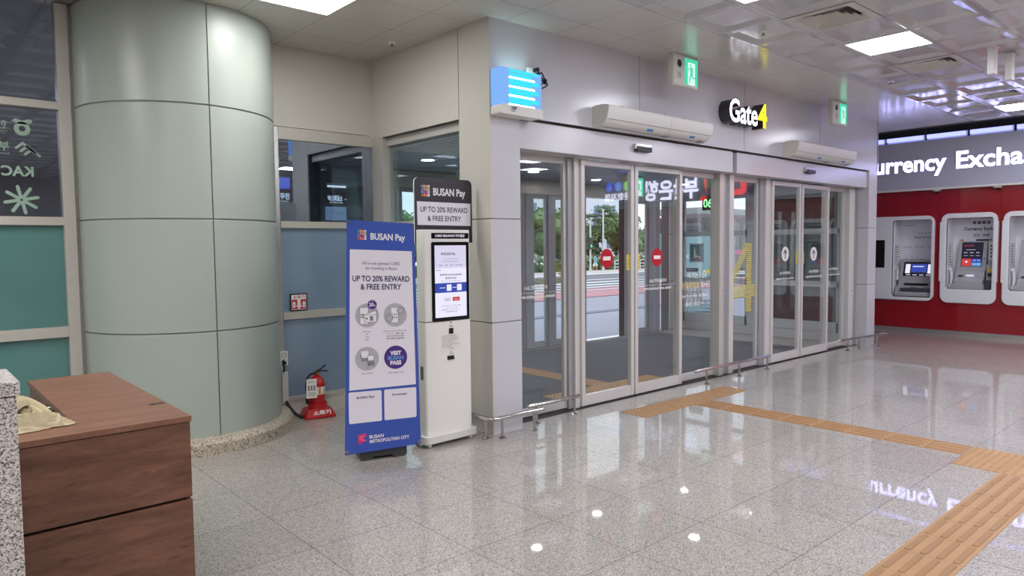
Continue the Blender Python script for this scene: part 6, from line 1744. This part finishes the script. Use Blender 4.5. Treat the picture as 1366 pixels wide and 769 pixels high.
skin_body('body', V, E_, Rr, 'skin', t)
def garment(name, path, m):
    b = MB(); n = 20
    P = [(x+rx*math.cos(2*math.pi*i/n), y+ry*math.sin(2*math.pi*i/n), z) for x, y, z, rx, ry in path for i in range(n)]
    b.add(P, [(k*n+i, k*n+(i+1) % n, (k+1)*n+(i+1) % n, (k+1)*n+i) for k in range(len(path)-1) for i in range(n)], m)
    return b
b = garment('shirt', [(0, 0, 0.86, 0.20, 0.16), (0, 0, 1.05, 0.185, 0.145), (0, 0, 1.28, 0.205, 0.145), (0, 0, 1.42, 0.19, 0.12), (0, 0, 1.49, 0.09, 0.08)], 'shirt_blue')
for s in (-1, 1): b.tube([(0.15*s, 0, 1.43), (0.21*s, -0.02, 1.36), (0.25*s, -0.05 if s > 0 else 0.02, 1.20)], 0.075, 'shirt_blue', n=14)
b.build('shirt', t, local=True)['label'] = 'pale blue shirt'
b = garment('shorts', [(0, 0, 0.98, 0.175, 0.14), (0, 0, 0.84, 0.20, 0.16), (0, 0, 0.80, 0.19, 0.14)], 'shorts_white')
for s in (-1, 1): b.tube([(0.09*s, 0, 0.86), (0.11*s, -0.10*s, 0.66), (0.11*s, -0.13*s, 0.52)], 0.105, 'shorts_white', n=16)
b.build('shorts', t, local=True)['label'] = 'white shorts'
b = MB(); b.lathe((0, 0.005, 1.66), [(0.10, -0.06), (0.112, 0.0), (0.10, 0.06), (0.06, 0.10), (0.0, 0.115)], 'hair', n=20, a0=R(-40), a1=R(220)); b.lathe((0, -0.01, 1.70), [(0.105, 0.02), (0.09, 0.06), (0.05, 0.085), (0.0, 0.092)], 'hair', n=20); b.build('hair', t, local=True)
b = MB()
for s in (-1, 1):
    b.lathe((0.032*s, -0.105, 1.655), [(0, -0.008), (0.011, 0.0), (0, 0.008)], 'hair', n=8)
    b.lathe((0.098*s, -0.02, 1.64), [(0, -0.03), (0.015, 0.0), (0, 0.03)], 'skin', n=8)
b.cyl((0, -0.10, 1.65), (0, -0.128, 1.622), 0.008, 'skin', r1=0.014, n=8); b.box(-0.022, 0.022, -0.112, -0.10, 1.588, 1.594, 'print_red')
b.build('face', t, local=True)
for s in (-1, 1):
    b = MB(); y_ = -0.16*s*0.9
    b.prism(frame((0.11*s, y_, 0.0), (0, -1, 0), (0, 0, 1)), rrect(-0.10, 0.18, 0.0, 0.075, 0.03, 4), -0.045, 0.045, 'print_white'); b.build('shoe', t, local=True, bevel=0.012)
